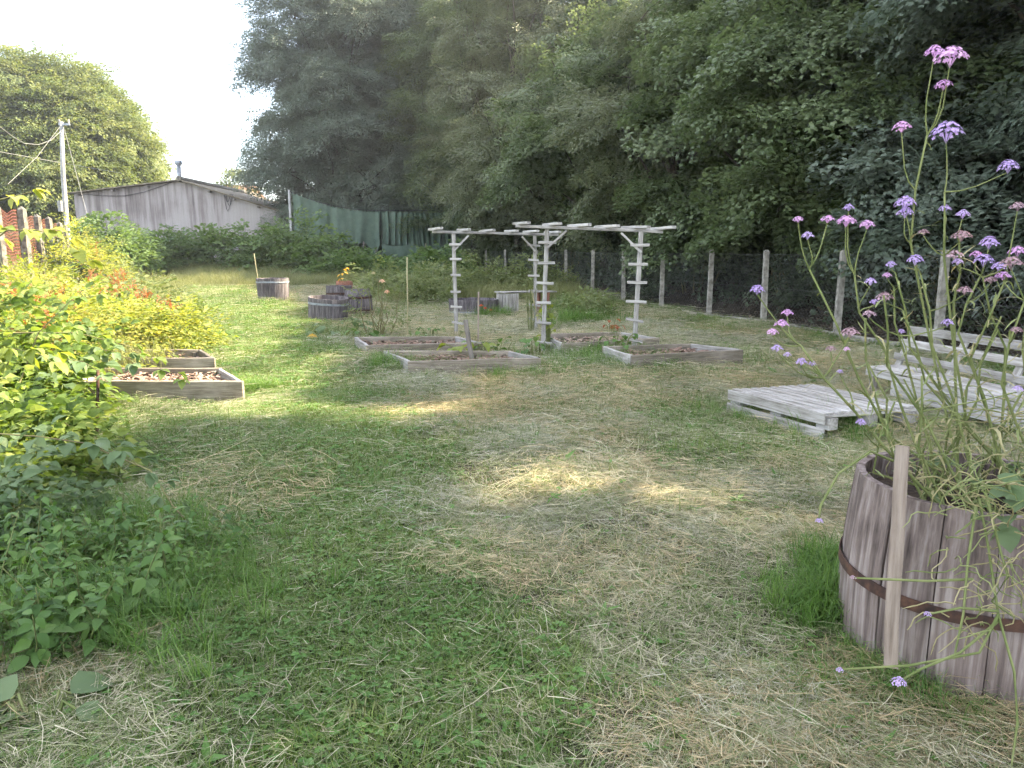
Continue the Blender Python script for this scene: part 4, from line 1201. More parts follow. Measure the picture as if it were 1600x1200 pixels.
# ================================================================== PLANTS
def flower_head(name, c, r, mat, parent, seed, dome=.55):
    """a domed cluster of small five-lobed florets"""
    q = random.Random(seed); m = MB()
    n = 62
    for i in range(n):
        u = math.sqrt((i + .5) / n); a = i * 2.4 + q.uniform(-.3, .3)
        p = Vector((u * r * math.cos(a), u * r * math.sin(a), dome * r * (1 - u * u * .9) + q.uniform(-.12, .12) * r))
        nrm = Vector((p.x, p.y, r * .7)).normalized()
        M = Matrix.Translation(Vector(c) + p) @ nrm.to_track_quat('Z', 'Y').to_matrix().to_4x4() @ Matrix.Rotation(q.uniform(0, 6.28), 4, 'Z')
        s = r * q.uniform(.13, .20)
        v = [(0, 0, 0)] + [(s * (1 if k % 2 else .6) * math.cos(k * .628), s * (1 if k % 2 else .6) * math.sin(k * .628), .25 * s) for k in range(10)]
        m.add(xf(v, M), [(0, 1 + k, 1 + (k + 1) % 10) for k in range(10)])
    for i in range(8):
        a = i * .785; m.add([Vector(c) + Vector((0, 0, -.5 * r)), Vector(c) + Vector((.38 * r * math.cos(a), .38 * r * math.sin(a), dome * r * .25)), Vector(c) + Vector((.38 * r * math.cos(a + .3), .38 * r * math.sin(a + .3), dome * r * .25))], [(0, 1, 2)])
    return m.build(name, mat, parent)

def verbena(bc):
    root = thing('verbena_plant', 'tall branching verbena with pink and violet flower heads in the near barrel', 'plant', (bc[0], bc[1], .6))
    #  px, py, depth, px size, kind
    Fl = [(1460, 84, 2.75, 13, 0), (1485, 94, 2.70, 22, 0), (1474, 136, 2.72, 12, 0), (1409, 202, 2.80, 13, 0), (1479, 213, 2.9, 22, 1), (1575, 265, 2.7, 14, 1),
          (1247, 345, 2.6, 8, 0), (1262, 371, 2.62, 9, 1), (1326, 327, 2.7, 8, 1), (1293, 345, 2.68, 10, 0), (1322, 349, 2.66, 14, 0), (1355, 354, 2.7, 11, 0), (1414, 322, 2.8, 15, 1), (1414, 336, 2.8, 12, 1),
          (1476, 329, 2.9, 9, 1), (1504, 338, 2.85, 10, 1), (1502, 372, 2.8, 14, 2), (1590, 326, 2.6, 11, 2), (1430, 410, 2.7, 12, 1), (1392, 416, 2.75, 8, 1), (1386, 432, 2.75, 7, 0), (1360, 443, 2.7, 9, 1), (1382, 468, 2.8, 13, 2),
          (1366, 474, 2.78, 7, 1), (1545, 384, 2.75, 14, 1), (1590, 396, 2.7, 13, 0), (1537, 411, 2.7, 14, 1), (1560, 420, 2.6, 10, 1), (1492, 402, 2.8, 12, 2), (1496, 412, 2.78, 8, 1), (1525, 400, 2.8, 9, 0), (1580, 415, 2.5, 16, 2),
          (1567, 434, 2.6, 11, 0), (1548, 440, 2.62, 9, 2), (1183, 456, 2.5, 11, 1), (1230, 491, 2.55, 9, 0), (1221, 509, 2.5, 11, 0), (1207, 521, 2.5, 9, 0), (1214, 547, 2.45, 9, 1), (1230, 556, 2.5, 6, 1), (1252, 568, 2.45, 9, 1), (1269, 570, 2.5, 6, 1),
          (1328, 523, 2.5, 14, 2), (1298, 547, 2.55, 8, 2), (1312, 582, 2.5, 5, 1), (1322, 547, 2.6, 6, 0), (1358, 493, 2.6, 10, 2), (1480, 507, 2.5, 9, 1), (1507, 457, 2.55, 11, 2), (1408, 520, 2.9, 6, 1), (1443, 365, 2.9, 8, 2), (1345, 662, 2.35, 8, 1), (1588, 518, 2.4, 9, 2), (1590, 610, 2.3, 8, 1),
          (1280, 815, 2.3, 6, 1), (1404, 1068, 2.05, 12, 1), (1312, 1048, 2.1, 6, 1), (1333, 903, 2.25, 5, 2), (1449, 961, 2.15, 6, 1)]
    mats = (M_pink, M_viol, M_dead)
    heads = []
    for i, (px, py, Yd, sz, k) in enumerate(Fl):
        p = P(px, py, Yd); r = sz / FPX * Yd * 1.02
        flower_head('flower_head', p, r, mats[k], root, i, .75 if k != 1 else .9)
        heads.append((p, r))
    # main stems: from the barrel soil up to branching points
    forks = [((1330, 690), (1480, 232, 2.85), 1), ]
    base = lambda dx, dy: Vector((bc[0] + dx, bc[1] + dy, .60))
    mains = [(base(-.10, -.10), P(1425, 380, 2.8), P(1447, 210, 2.76)), (base(-.02, -.05), P(1470, 400, 2.88), P(1476, 300, 2.9)), (base(-.22, -.10), P(1380, 545, 2.75), P(1330, 430, 2.70)),
             (base(-.26, -.16), P(1345, 590, 2.62), P(1270, 420, 2.62)), (base(-.20, -.2), P(1330, 640, 2.5), P(1245, 540, 2.5)), (base(.05, -.2), P(1500, 520, 2.7), P(1525, 430, 2.74)),
             (base(.1, -.1), P(1520, 560, 2.65), P(1565, 440, 2.62)), (base(-.15, 0), P(1420, 560, 2.8), P(1395, 450, 2.78)), (base(-.05, -.15), P(1460, 540, 2.75), P(1440, 430, 2.72)),
             (base(.2, -.2), P(1560, 600, 2.5), P(1600, 470, 2.5)), (base(0, .1), P(1490, 470, 2.9), P(1505, 380, 2.84)), (base(-.28, -.05), P(1362, 620, 2.7), P(1350, 500, 2.62))]
    q0 = random.Random(17)
    for _ in range(14):
        b0 = base(q0.uniform(-.28, .22), q0.uniform(-.25, .1)); px_ = q0.uniform(1340, 1600); py_ = q0.uniform(430, 640)
        mains.append((b0, P(px_ + q0.uniform(-20, 20), py_ + 110, b0.y - .02), P(px_ + q0.uniform(-40, 40), py_, b0.y - q0.uniform(0, .15))))
    ends = []
    for (a, b_, c) in mains:
        pts = [a.lerp(b_, t_) * (1 - t_) + (a.lerp(b_, t_)) * t_ for t_ in (0, .33, .66, 1)] + [b_.lerp(c, .5) + Vector((rnd.uniform(-.02, .02), 0, 0)), c]
        pts = [p + Vector((rnd.uniform(-.012, .012), rnd.uniform(-.012, .012), 0)) for p in pts]
        s = MB(); s.tube(pts, [.0058, .0055, .005, .0046, .004, .0035], 6); s.build('stem', M_stem, root, True)
        ends.append(pts)
    for (p, r) in heads:
        if p.z < 1.0 and p.y < 2.4: continue
        best, bp = 9e9, None
        for pts in ends:
            for q in pts[2:]:
                dz = p.z - q.z
                cost = (p - q).length + (2.0 if dz < .03 else 0)
                if cost < best: best, bp = cost, q
        mid = bp.lerp(p, .5) + Vector((0, 0, -.18 * (p - bp).length * rnd.uniform(.1, .8))) + Vector((rnd.uniform(-.02, .02), 0, 0))
        s = MB(); s.tube([bp, bp.lerp(mid, .5) + (mid - bp.lerp(p, .5)) * .3, mid, mid.lerp(p, .55) + Vector((0, 0, -.006)), p - Vector((0, 0, r * .3))], [.003, .0028, .0025, .0023, .002], 5, False)
        s.build('flower_stalk', M_stem, root, True)
    # low stalks that hang out over the barrel
    for pts in ([(1395, 720, 2.5), (1360, 705, 2.42), (1310, 740, 2.36), (1282, 790, 2.31), (1280, 812, 2.3)], [(1560, 970, 2.2), (1500, 1020, 2.12), (1440, 1045, 2.08), (1406, 1064, 2.05)],
                [(1560, 960, 2.2), (1530, 1020, 2.15), (1420, 1040, 2.1), (1314, 1046, 2.1)], [(1520, 905, 2.25), (1450, 908, 2.22), (1380, 905, 2.23), (1334, 903, 2.25)], [(1560, 955, 2.2), (1500, 950, 2.16), (1450, 960, 2.15)],
                [(1530, 780, 2.35), (1545, 860, 2.3), (1560, 960, 2.2), (1585, 1050, 2.12), (1590, 1130, 2.06), (1580, 1200, 2.0)], [(1525, 790, 2.35), (1512, 880, 2.25), (1505, 960, 2.2), (1490, 1030, 2.14)],
                [(1540, 770, 2.36), (1560, 850, 2.28), (1575, 900, 2.24), (1550, 940, 2.2), (1585, 965, 2.2)]):
        s = MB(); s.tube([P(*q) for q in pts], [.005] + [.0042] * (len(pts) - 2) + [.003], 5, False); s.build('trailing_stalk', M_stem, root, True)
    # curled withered leaves and thin side shoots
    q = random.Random(5)
    m = MB(); md = MB()
    for i in range(620):
        a = ends[q.randrange(len(ends))]; k = q.randrange(len(a) - 1)
        p = a[k].lerp(a[k + 1], q.random())
        if p.z > 1.75 and q.random() < .8: continue
        an = q.uniform(0, 6.28); ln = q.uniform(.03, .11)
        v = [p]; d = Vector((math.cos(an), math.sin(an), q.uniform(-.2, .9))).normalized(); cur = q.uniform(-1.1, .3)
        for s_ in range(4):
            v.append(v[-1] + d * ln / 4); d = (d + Vector((0, 0, cur * .6)) + Vector((q.uniform(-.3, .3), q.uniform(-.3, .3), 0))).normalized()
        wv = q.uniform(.003, .008) if i % 3 else q.uniform(.006, .012)
        V_, F_ = [], []
        for j, pt_ in enumerate(v):
            w_ = wv * (.5, 1, 1, .7, .15)[j] / 2
            sd_ = Vector((-math.sin(an), math.cos(an), .2)) * w_
            V_ += [pt_ + sd_, pt_ - sd_]
        for j in range(4): F_.append((2 * j, 2 * j + 1, 2 * j + 3, 2 * j + 2))
        (m if i % 2 else md).add(V_, F_)
    for i in range(260):    # tangle of withered stuff low in the barrel and hanging over its rim on the right
        if i % 3 == 0:
            p = P(q.uniform(1480, 1600), q.uniform(720, 1000), q.uniform(2.2, 2.36))
        else:
            p = Vector((bc[0] + q.uniform(-.33, .33), bc[1] + q.uniform(-.33, .2), q.uniform(.62, 1.05)))
        an = q.uniform(0, 6.28); v = [p]; d = Vector((math.cos(an), math.sin(an) * .6, q.uniform(-.5, .8))).normalized()
        for s_ in range(6):
            v.append(v[-1] + d * q.uniform(.015, .04)); d = (d + Vector((q.uniform(-.7, .7), q.uniform(-.5, .5), q.uniform(-.8, .4)))).normalized()
        (m if i % 2 else md).tube(v, [.0022] * 6 + [.001], 4, False)
    m.build('leaf', mat_leaf('verbena_leaf', [(.10, .14, .045), (.17, .21, .075), (.26, .29, .12)], .3), root, kind='stuff')
    md.build('withered_leaf', mat_leaf('withered_leaf', [(.20, .18, .08), (.33, .30, .15), (.45, .41, .24)], .25), root, kind='stuff')

def leafy_plant(name, label, cat, base, leaves, mat, parent_stem=None, group=None, seed=0, Ln=.1, Wd=.07, shape=leaf9, stem_mat=None, stem_r=.004, root=None):
    """a plant whose stems carry separately placed leaves: leaves = [(point, yaw, pitch, roll, scale)]"""
    root = root or thing(name, label, cat, base, group)
    v, f = shape(Ln, Wd)
    me_ = mesh_of('leaf', v, f, mat, True)
    for (p, yw, pt_, rl, s) in leaves:
        M = Matrix.Translation(Vector(p)) @ Euler((rl, pt_, yw), 'XYZ').to_matrix().to_4x4() @ Matrix.Scale(s, 4)
        link(bpy.data.objects.new('leaf', me_), root, M)
    return root

def bramble_cane(label, pts, Ln, mat, seed, r=.005, group='bramble canes', every=.075, trip=True, base=None):
    q = random.Random(seed)
    pts = [Vector(p) for p in pts]
    root = thing('bramble_cane', label, 'bramble', base or pts[0], group)
    fine = []
    for i in range(len(pts) - 1):
        for k in range(6): fine.append(pts[i].lerp(pts[i + 1], k / 6))
    fine.append(pts[-1])
    s = MB(); s.tube(fine, [r * (1.1 - .75 * i / len(fine)) for i in range(len(fine))], 6); s.build('cane', M_bram, root, True)
    acc = 0; lv = []; side = 1
    for i in range(1, len(fine)):
        acc += (fine[i] - fine[i - 1]).length
        if acc < every: continue
        acc = 0; side = -side
        d = (fine[i] - fine[i - 1]).normalized(); yw = math.atan2(d.y, d.x) + side * q.uniform(.7, 1.4)
        st = fine[i] + Vector((math.cos(yw), math.sin(yw), q.uniform(-.1, .5))) * Ln * .6
        for k in ((0, .9, -.9) if trip else (0,)):
            lv.append((st, yw + k + q.uniform(-.15, .15), R(q.uniform(0, 55)), R(q.uniform(-25, 25)), q.uniform(.75, 1.1) * (1 if k == 0 else .85)))
    leafy_plant('', '', '', None, lv, mat, Ln=Ln, Wd=Ln * .68, root=root)
    return root

def nettle_mesh(seed, h):
    q = random.Random(seed); m = MB(); ml = MB()
    lean = Vector((q.uniform(-.12, .12), q.uniform(-.12, .12), 0))
    m.tube([(0, 0, -.02), lean * h * .5 + Vector((0, 0, h * .5)), lean * h * 1.3 + Vector((0, 0, h))], [.004, .0035, .002], 5, False)
    n = 7
    for i in range(n):
        f = .22 + .78 * i / (n - 1); s = (1.0 - .55 * f) * .13 * (.8 if i == 0 else 1)
        a0 = i * 1.57 + q.uniform(-.3, .3)
        for k in (0, 3.14):
            M = Matrix.Translation(lean * h * f * 1.2 + Vector((0, 0, h * f))) @ Euler((R(q.uniform(-15, 15)), R(q.uniform(-10, 35)), a0 + k), 'XYZ').to_matrix().to_4x4()
            v, f_ = leaf9(s, s * .58)
            ml.add([M @ (Vector(p) + Vector((s * .25, 0, 0))) for p in v], f_)
    return m, ml

# ================================================================== BUILD
shed()
pole_and_wires()
net_screen()
chainlink()
left_fence()

# ---- raised beds
bed('grey board bed of wood chips in front of the brambles on the left', [(128, 597), (377, 598), (343, 577), (150, 577)], .20, chips=620)
bed('shadowed board bed behind the left bed, overgrown with weeds', [(150, 560), (333, 561), (312, 548), (170, 548)], .24, chips=60, endmat=M_bedw)
bed('chip filled bed in front, between the pergola and the lane, with a leaning stake', [(640, 566), (842, 561), (795, 550), (601, 550)], .20, chips=420)
bed('chip filled bed left of the pergola with a tall cane behind', [(575, 541), (752, 537), (712, 527), (556, 528)], .20, chips=380)
bed('chip filled bed at the foot of the right pergola post', [(988, 557), (1158, 548), (1078, 538), (944, 543)], .20, chips=420)
bed('rearmost bed with reddish leaves, right of the pergola', [(880, 538), (1028, 529), (970, 520), (850, 523)], .20, chips=300)

# ---- pergolas
pergola('front pergola, nearer and taller, with ladder rungs on both posts', ((848, 553), (855, 356)), ((990, 557), (1002, 362)),
        [(841, 869, 379, 379), (840, 867, 411, 411), (838, 865, 442, 443), (838, 861, 473, 473), (836, 861, 504, 505), (836, 862, 534, 537)],
        [(985, 1015, 383, 383), (982, 1012, 413, 413), (980, 1011, 441, 442), (978, 1010, 471, 472), (978, 1005, 498, 503), (975, 1004, 528, 534)],
        ((806, 353), (1036, 362)), [(815, .58), (864, .6), (907, .6), (950, .62), (994, .66), (1032, .7)], 0)
pergola('rear pergola, farther left, with ladder rungs on both posts', ((713, 527), (709, 365)), ((837, 519), (836, 368)),
        [(702, 720, 382, 382), (703, 721, 405, 405), (704, 720, 430, 430), (704, 720, 456, 456), (704, 722, 479, 480), (706, 724, 503, 506)],
        [(824, 844, 383, 384), (825, 842, 406, 407), (825, 843, 431, 431), (826, 843, 454, 455), (826, 844, 476, 478), (826, 845, 498, 501)],
        ((676, 362), (872, 367)), [(680, .6), (721, .6), (756, .62), (794, .62), (826, .62), (862, .62)], 0)

# ---- stakes and canes
stick('bamboo_cane', 'tall thin bamboo cane standing behind the bed left of the pergola', 'cane', G(637, 532) - Vector((0, 0, .1)), P(636, 402, G(637, 532).y), .012, M_cane)
stick('marker_stake', 'straight pale stake with an orange tip left of the front pergola', 'stake', G(747, 538) - Vector((0, 0, .1)), P(748, 456, G(747, 538).y), .028, M_stake, True)
lb = G(741, 578)
stick('leaning_stake', 'dark grey stake leaning over the front bed board', 'stake', lb - Vector((0, 0, .06)), P(727, 500, lb.y), .06, M_dstake, True)
sb_ = G(150, 690)
stick('rusty_stake', 'thin rusty stake standing among the brambles beside the left bed', 'stake', sb_ - Vector((0, 0, .1)), P(153, 578, sb_.y), .014, M_rust)
sb_ = G(846, 522)
stick('bamboo_cane', 'short cane at the rear pergola post with a bean on it', 'cane', sb_ - Vector((0, 0, .1)), P(831, 455, sb_.y), .012, M_cane)
sb_ = P(403, 440, 23)
stick('bamboo_cane', 'thin cane standing up behind the far left barrel', 'cane', (sb_.x, 23.2, 0), P(397, 396, 23.2), .012, M_cane)

# ---- barrels
BG = 'half barrels used as planters'
def far(px, py, wpx):
    g = G(px, py); r = wpx / 2 / FPX * math.hypot(g.y, 1.6); return g, r
g, r = far(420, 477, 50); g.y += r
cask('half_barrel', 'upright grey half barrel standing alone beside the lane, hoop near its rim', g, r * .93, r, .78, 20, (.86,), group=BG, mat=M_cask)
g, r = far(505, 507, 62); g.y += r
cask('half_barrel', 'tilted grey half barrel with a pale hoop, in front of two others', g, r * .97, r, .58, 22, (.80,), tilt=(.05, .07), group=BG, mat=M_cask)
g, r = far(522, 495, 42); g.y += r + .3
cask('half_barrel', 'half barrel half hidden behind the tilted one', g, r, r * .95, .72, 18, (.75,), group=BG, mat=M_cask, hmat=M_rust)
g, r = far(558, 498, 40); g.y += r
cask('half_barrel', 'narrow bulging barrel leaning beside the rose bush', g, r * .94, r * .92, .70, 16, (.72, .3), tilt=(0, -.05), group=BG, mat=M_cask, hmat=M_rust, bulge=.05)
g, r = far(738, 499, 80); g.y += r
cask('half_barrel', 'wide low dark half barrel behind the rear pergola post', g, r * .95, r, .44, 26, (.35,), group=BG, mat=M_cask)
g = P(537, 452, 18.8)
cask('flower_pot', 'reddish pot with a yellow leaved plant behind the barrels', (g.x, 18.9), .16, .21, .80, 12, (.9,), mat=M_redw, hmat=M_redw, jag=.003)[0]['category'] = 'pot'
BC = (1.87, 2.84)
_, T_, brad = cask('half_barrel', 'large weathered half barrel close by on the right with a rusty hoop', BC, .472, .442, .715, 15, (.46,), mat=M_stave, hmat=M_rust, hoopw=.046, bulge=.016, group=BG, jag=.006, soil=.10, rot0=.1)
# batten nailed to the near barrel
p0, p1 = P(1391, 1020, 2.37), P(1410, 697, 2.55)
bt_ = plank('batten', P(1390, 1042, 2.40), P(1411, 697, 2.55), .046, .026, M_stake, None, up=(-.45, -.9, .1), wob=.004, n=7)
tag(bt_, 'pale sawn batten leaning against the near barrel', 'stake')

pallet_table()
pallet_bench()
box_table()
verbena(BC)

# ---- trees of the wood on the right and behind the net
TG = 'trees of the wood behind the chain link fence'
def wood_tree(y, off, h, r, key, seed, label, **k):
    return tree('woodland_tree', label, (fence_x(y) + off, y + off * .3), h, r, key, seed=seed, group=TG, **k)
wood_tree(-3.5, 3.0, 12.5, 3.6, 'maple', 1, 'maple out of the picture on the right, nearest the viewer', nl=22, per=95)
wood_tree(0.5, 3.0, 12.5, 3.6, 'maple', 2, 'maple out of the picture on the right, shading the near grass', nl=28, per=130)
wood_tree(4.5, 3.2, 12.5, 3.6, 'maplecool', 3, 'maple at the right edge just outside the fence', nl=30, per=130)
wood_tree(8.5, 2.9, 12.5, 3.6, 'ashcool', 4, 'tree at the right edge behind the bench, leaves coloured pale for lens glare', nl=32, per=120)
wood_tree(12.0, 3.2, 12.5, 3.6, 'maplecool', 5, 'maple overhanging the fence behind the verbena', nl=32, per=120)
wood_tree(15.8, 2.6, 12.5, 3.6, 'maple', 6, 'maple with layered drooping boughs right of the pergola', nl=32, per=115)
wood_tree(19.8, 2.9, 12.8, 3.7, 'maple', 7, 'maple with layered boughs straight above the pergola', nl=28, per=95)
wood_tree(24.0, 2.5, 13.2, 3.9, 'olive', 8, 'olive green tree above the rear pergola', nl=22, per=66)
wood_tree(28.5, 2.4, 14.0, 4.2, 'maple', 9, 'bushy tree left of the pergola with boughs reaching low', nl=22, per=62)
wood_tree(33.5, 2.2, 14.2, 4.4, 'olive', 10, 'olive tree in front of the right end of the netting', nl=24, per=58)
wood_tree(39.0, 2.4, 16.0, 4.6, 'olive', 11, 'tall olive tree behind the right half of the netting', nl=24, per=54)
wood_tree(44.5, 1.6, 18.0, 5.0, 'ash', 12, 'tall ash behind the middle of the netting', nl=26, per=52)
tree('woodland_tree', 'tall ash at the left end of the wood, outlined against the sky', (-10.8, 49.5), 20.5, 5.8, 'ashcool', nl=44, per=80, seed=13, group=TG, rt=.26, scl=(1.0, 1.5), low=.06)
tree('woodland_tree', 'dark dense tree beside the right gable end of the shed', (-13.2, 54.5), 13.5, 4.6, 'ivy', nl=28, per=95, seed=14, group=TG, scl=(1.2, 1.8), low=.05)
tree('woodland_tree', 'tall tree filling the gap behind the left end of the wood', (-7.5, 57), 23, 6.5, 'ash', nl=40, per=60, seed=15, group=TG, rt=.26, scl=(1.2, 1.8), low=.05)
# second row
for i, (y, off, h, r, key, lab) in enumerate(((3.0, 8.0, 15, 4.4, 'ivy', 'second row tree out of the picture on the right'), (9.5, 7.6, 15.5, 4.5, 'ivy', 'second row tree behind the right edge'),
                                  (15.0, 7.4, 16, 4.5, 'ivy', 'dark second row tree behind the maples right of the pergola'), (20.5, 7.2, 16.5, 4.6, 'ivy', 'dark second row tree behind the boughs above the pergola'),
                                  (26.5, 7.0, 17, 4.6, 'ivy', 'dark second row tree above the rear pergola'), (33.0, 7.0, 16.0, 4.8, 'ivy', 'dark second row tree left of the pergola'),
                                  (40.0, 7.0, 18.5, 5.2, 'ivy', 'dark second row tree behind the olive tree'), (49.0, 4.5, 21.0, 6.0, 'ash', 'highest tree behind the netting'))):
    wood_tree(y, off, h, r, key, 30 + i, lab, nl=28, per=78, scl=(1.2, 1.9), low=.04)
# shrubs under the trees behind the fence
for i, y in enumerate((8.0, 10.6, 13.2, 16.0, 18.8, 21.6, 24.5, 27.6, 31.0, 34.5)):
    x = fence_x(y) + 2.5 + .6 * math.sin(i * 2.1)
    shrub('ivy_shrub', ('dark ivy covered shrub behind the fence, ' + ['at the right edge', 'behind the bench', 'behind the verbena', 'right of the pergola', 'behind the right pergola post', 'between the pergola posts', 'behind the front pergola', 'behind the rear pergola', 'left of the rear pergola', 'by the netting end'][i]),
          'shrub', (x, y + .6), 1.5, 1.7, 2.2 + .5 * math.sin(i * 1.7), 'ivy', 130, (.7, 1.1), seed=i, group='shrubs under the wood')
# ---- trees on the left
tree('broad_tree', 'broad sunlit tree behind the utility pole', (-39.5, 62), 15.2, 11.0, 'sunny', nl=64, per=62, seed=50, rt=.4, scl=(.8, 1.35), cut=False, low=.08, shape=.40)
tree('broad_tree', 'dark lower tree in shade behind the left fence', (-40, 54), 7.5, 6.0, 'ivy', nl=20, per=40, seed=51, rt=.2, scl=(1.4, 2.2), cut=False, low=.1)
tree('small_tree', 'small sunny tree showing above the shed roof end', (P(362, 300, 66).x, 66), 8.6, 2.2, 'sunny', nl=12, per=60, seed=52, rt=.12, cut=False)

# ---- knotweed hedge in front of the shed and the net
KG = 'knotweed clumps along the hedge'
for i, (px, Yd, hh, rx, lab) in enumerate(((168, 33, 2.2, 1.5, 'sunlit knotweed clump at the left end of the hedge'), (215, 38, 2.1, 1.9, 'knotweed clump below the left half of the shed wall'), (265, 40, 2.0, 2.0, 'knotweed clump below the shed gable peak'),
                                  (315, 40, 2.3, 2.0, 'knotweed clump below the right half of the shed wall'), (365, 40, 2.1, 2.0, 'knotweed clump below the right end of the shed'), (415, 39, 2.3, 2.0, 'knotweed clump left of the grey net pole'),
                                  (462, 38, 3.0, 2.1, 'tallest knotweed clump in front of the grey net pole'), (512, 37, 1.9, 2.0, 'knotweed clump in front of the left netting'), (556, 36, 1.2, 1.8, 'low knotweed clump in front of the netting seam'),
                                  (610, 36, .75, 1.6, 'lowest knotweed clump in front of the lower netting'), (690, 34, 1.5, 1.2, 'small leafy clump in front of the right netting end'))):
    p = P(px, 400, Yd)
    shrub('knotweed_clump', lab, 'knotweed', (p.x, Yd), rx, 1.5, hh * .92, 'knot', 230, (.8, 1.25), seed=20 + i, group=KG, smat=M_stem)

# ---- overgrown bank on the left
SG = 'weeds on the sunny bank'
for i, (px, Yd, rx, ry, hh, key, n, lab) in enumerate((
        (45, 14.0, 1.2, 1.0, .75, 'lime', 200, 'lime green weeds below the orange mesh'), (112, 19, 1.3, 1.2, 1.3, 'lime', 220, 'yellow green bush at the end of the orange mesh'), (128, 24, 1.2, 1.2, 1.6, 'lime', 200, 'golden weeds against the foot of the utility pole'),
        (90, 11.5, 1.0, .9, .75, 'bram', 150, 'leafy bramble mound in the middle of the bank'), (60, 9.0, 1.1, 1.0, 1.05, 'lime', 230, 'sunlit weeds at the left edge above the brambles'), (135, 10.4, 1.1, .8, .78, 'lime', 230, 'lime green weeds behind the left beds'),
        (200, 11.2, .9, .8, .66, 'lime', 220, 'lime green weeds behind the rear left bed'), (262, 11.4, .62, .7, .60, 'lime', 170, 'lime green weeds nearest the lane'), (170, 13.5, 1.2, 1.0, .8, 'per', 170, 'greener weeds behind the sunny ones'),
        (225, 16.5, 1.0, 1.0, .8, 'per', 130, 'grey green thistle clump by the lane edge'), (165, 21, 1.4, 1.2, .9, 'per', 150, 'shaded weeds below the knotweed'), (15, 19, 1.2, 1.0, 1.0, 'ivy', 70, 'dark ivy at the foot of the orange mesh'))):
    p = P(px, 500, Yd)
    shrub('weed_clump', lab, 'weeds', (p.x, Yd), rx, ry, hh, key, n, (.8, 1.3), seed=60 + i, group=SG, smat=M_stem, stems=8)
DG = 'rust red docks gone to seed'
dpos = [(30, 470, 8.6), (52, 462, 9.2), (75, 470, 9.0), (15, 455, 9.6), (95, 462, 10.0), (60, 480, 8.2), (118, 470, 10.6), (250, 478, 12.2), (265, 486, 12.0), (150, 440, 13.0), (190, 455, 13.5), (175, 445, 14.2), (212, 462, 13.2), (225, 470, 12.6), (182, 432, 16), (190, 430, 16.6), (140, 430, 15), (165, 460, 12.4), (205, 440, 15), (118, 395, 20), (140, 385, 22), (148, 382, 23)]
for i, (px, py, Yd) in enumerate(dpos):
    p = P(px, py, Yd); gz = H(p.x, Yd); hh = max(.5, p.z - gz + .12)
    root = thing('dock_plant', 'rust red dock gone to seed on the sunny bank', 'dock', (p.x, Yd, gz), DG)
    s = MB(); s.tube([(p.x, Yd, gz - .02), (p.x + .03, Yd, gz + hh * .5), (p.x + .02, Yd, gz + hh)], [.008, .006, .003], 5, False); s.build('stem', LF_dock, root)
    n = 12; f = rs.uniform(.35, 1, n)
    scatter('seed_head', 'dock', SETS['dock'][1], np.stack([np.full(n, p.x) + .02 * f, np.full(n, Yd), gz + hh * f * .95], 1), np.stack([np.zeros(n), -R(1) * rs.uniform(35, 75, n), rs.uniform(0, 6.28, n)], 1), rs.uniform(.6, 1.0, n) * (1.25 - .6 * f), root)

# ---- brambles at the left edge
shrub('bramble_bush', 'big sunlit bramble bush at the left edge', 'bramble', (-5.25, 6.3), 1.25, 1.2, 1.25, 'bram', 420, (.75, 1.15), seed=81, low=-.2)
shrub('bramble_bush', 'lower bramble bush sprawling over the left end of the bed', 'bramble', (-4.45, 6.2), .62, .7, .66, 'bram', 170, (.7, 1.05), seed=82, low=-.2)
shrub('bramble_bush', 'shaded bramble foliage at the left edge above the nettles', 'bramble', (-3.75, 4.9), .75, .6, .60, 'bram', 210, (.7, 1.0), seed=83, low=-.2)
shrub('bramble_bush', 'low dark bramble patch at the left edge behind the nettles', 'bramble', (-3.0, 3.95), 0.42, .3, .30, 'bramdark', 70, (.7, 1.0), seed=84, low=-.2)
bramble_cane('arching bramble shoot with bright leaves in front of the orange mesh', [P(-60, 420, 4.2), P(10, 360, 4.15), P(60, 360, 4.1), P(100, 375, 4.1), P(128, 408, 4.1)], .105, LF_lime, 1, every=.07, base=(-4.4, 4.6, 0))
bramble_cane('short bramble shoot tip at the upper left edge', [P(-40, 330, 4.0), P(0, 312, 4.0), P(25, 306, 4.0), P(48, 300, 4.0)], .085, LF_lime, 2, every=.06, base=(-4.2, 4.4, 0))
bramble_cane('bramble shoot hanging leaves over the left bed', [P(20, 520, 6.2), P(120, 520, 6.3), P(200, 540, 6.3), P(250, 575, 6.3), P(285, 590, 6.3)], .12, LF_bram, 3, every=.09, base=(-4.6, 6.4, 0))
bramble_cane('bramble shoot with a grey green leaf spray below the rusty stake', [P(-30, 676, 4.3), P(60, 682, 4.2), P(130, 692, 4.15), P(190, 710, 4.1), P(225, 730, 4.1)], .12, LF_big, 4, every=.085, base=(-3.6, 4.5, 0))
bramble_cane('long bramble shoot trailing down to the lane over the nettles', [P(150, 700, 4.2), P(235, 735, 4.05), P(270, 790, 3.95), P(305, 830, 3.85), P(355, 862, 3.75)], .085, LF_big, 5, every=.085, base=(-2.4, 4.3, 0))
for i_, (px, py, Yd, ln_, lab) in enumerate(((95, 560, 6.0, .15, 'broad pale leaved shoot in the middle of the bramble bush'), (40, 640, 5.2, .16, 'broad leaved shoot low in the shaded bramble foliage'), (150, 545, 6.9, .13, 'broad leaved shoot at the right side of the bramble bush'), (20, 545, 5.6, .15, 'broad leaved shoot at the left picture edge'))):
    g = P(px, py, Yd)
    bramble_cane(lab, [(g.x - .25, g.y + .15, max(.05, g.z - .5)), (g.x - .1, g.y + .05, g.z - .15), g, (g.x + .22, g.y - .06, g.z - .02), (g.x + .4, g.y - .1, g.z - .12)], ln_, (LF_big, LF_bram, LF_big, LF_yg)[i_], 40 + i_, every=.09, base=(g.x - .25, g.y + .15, 0))
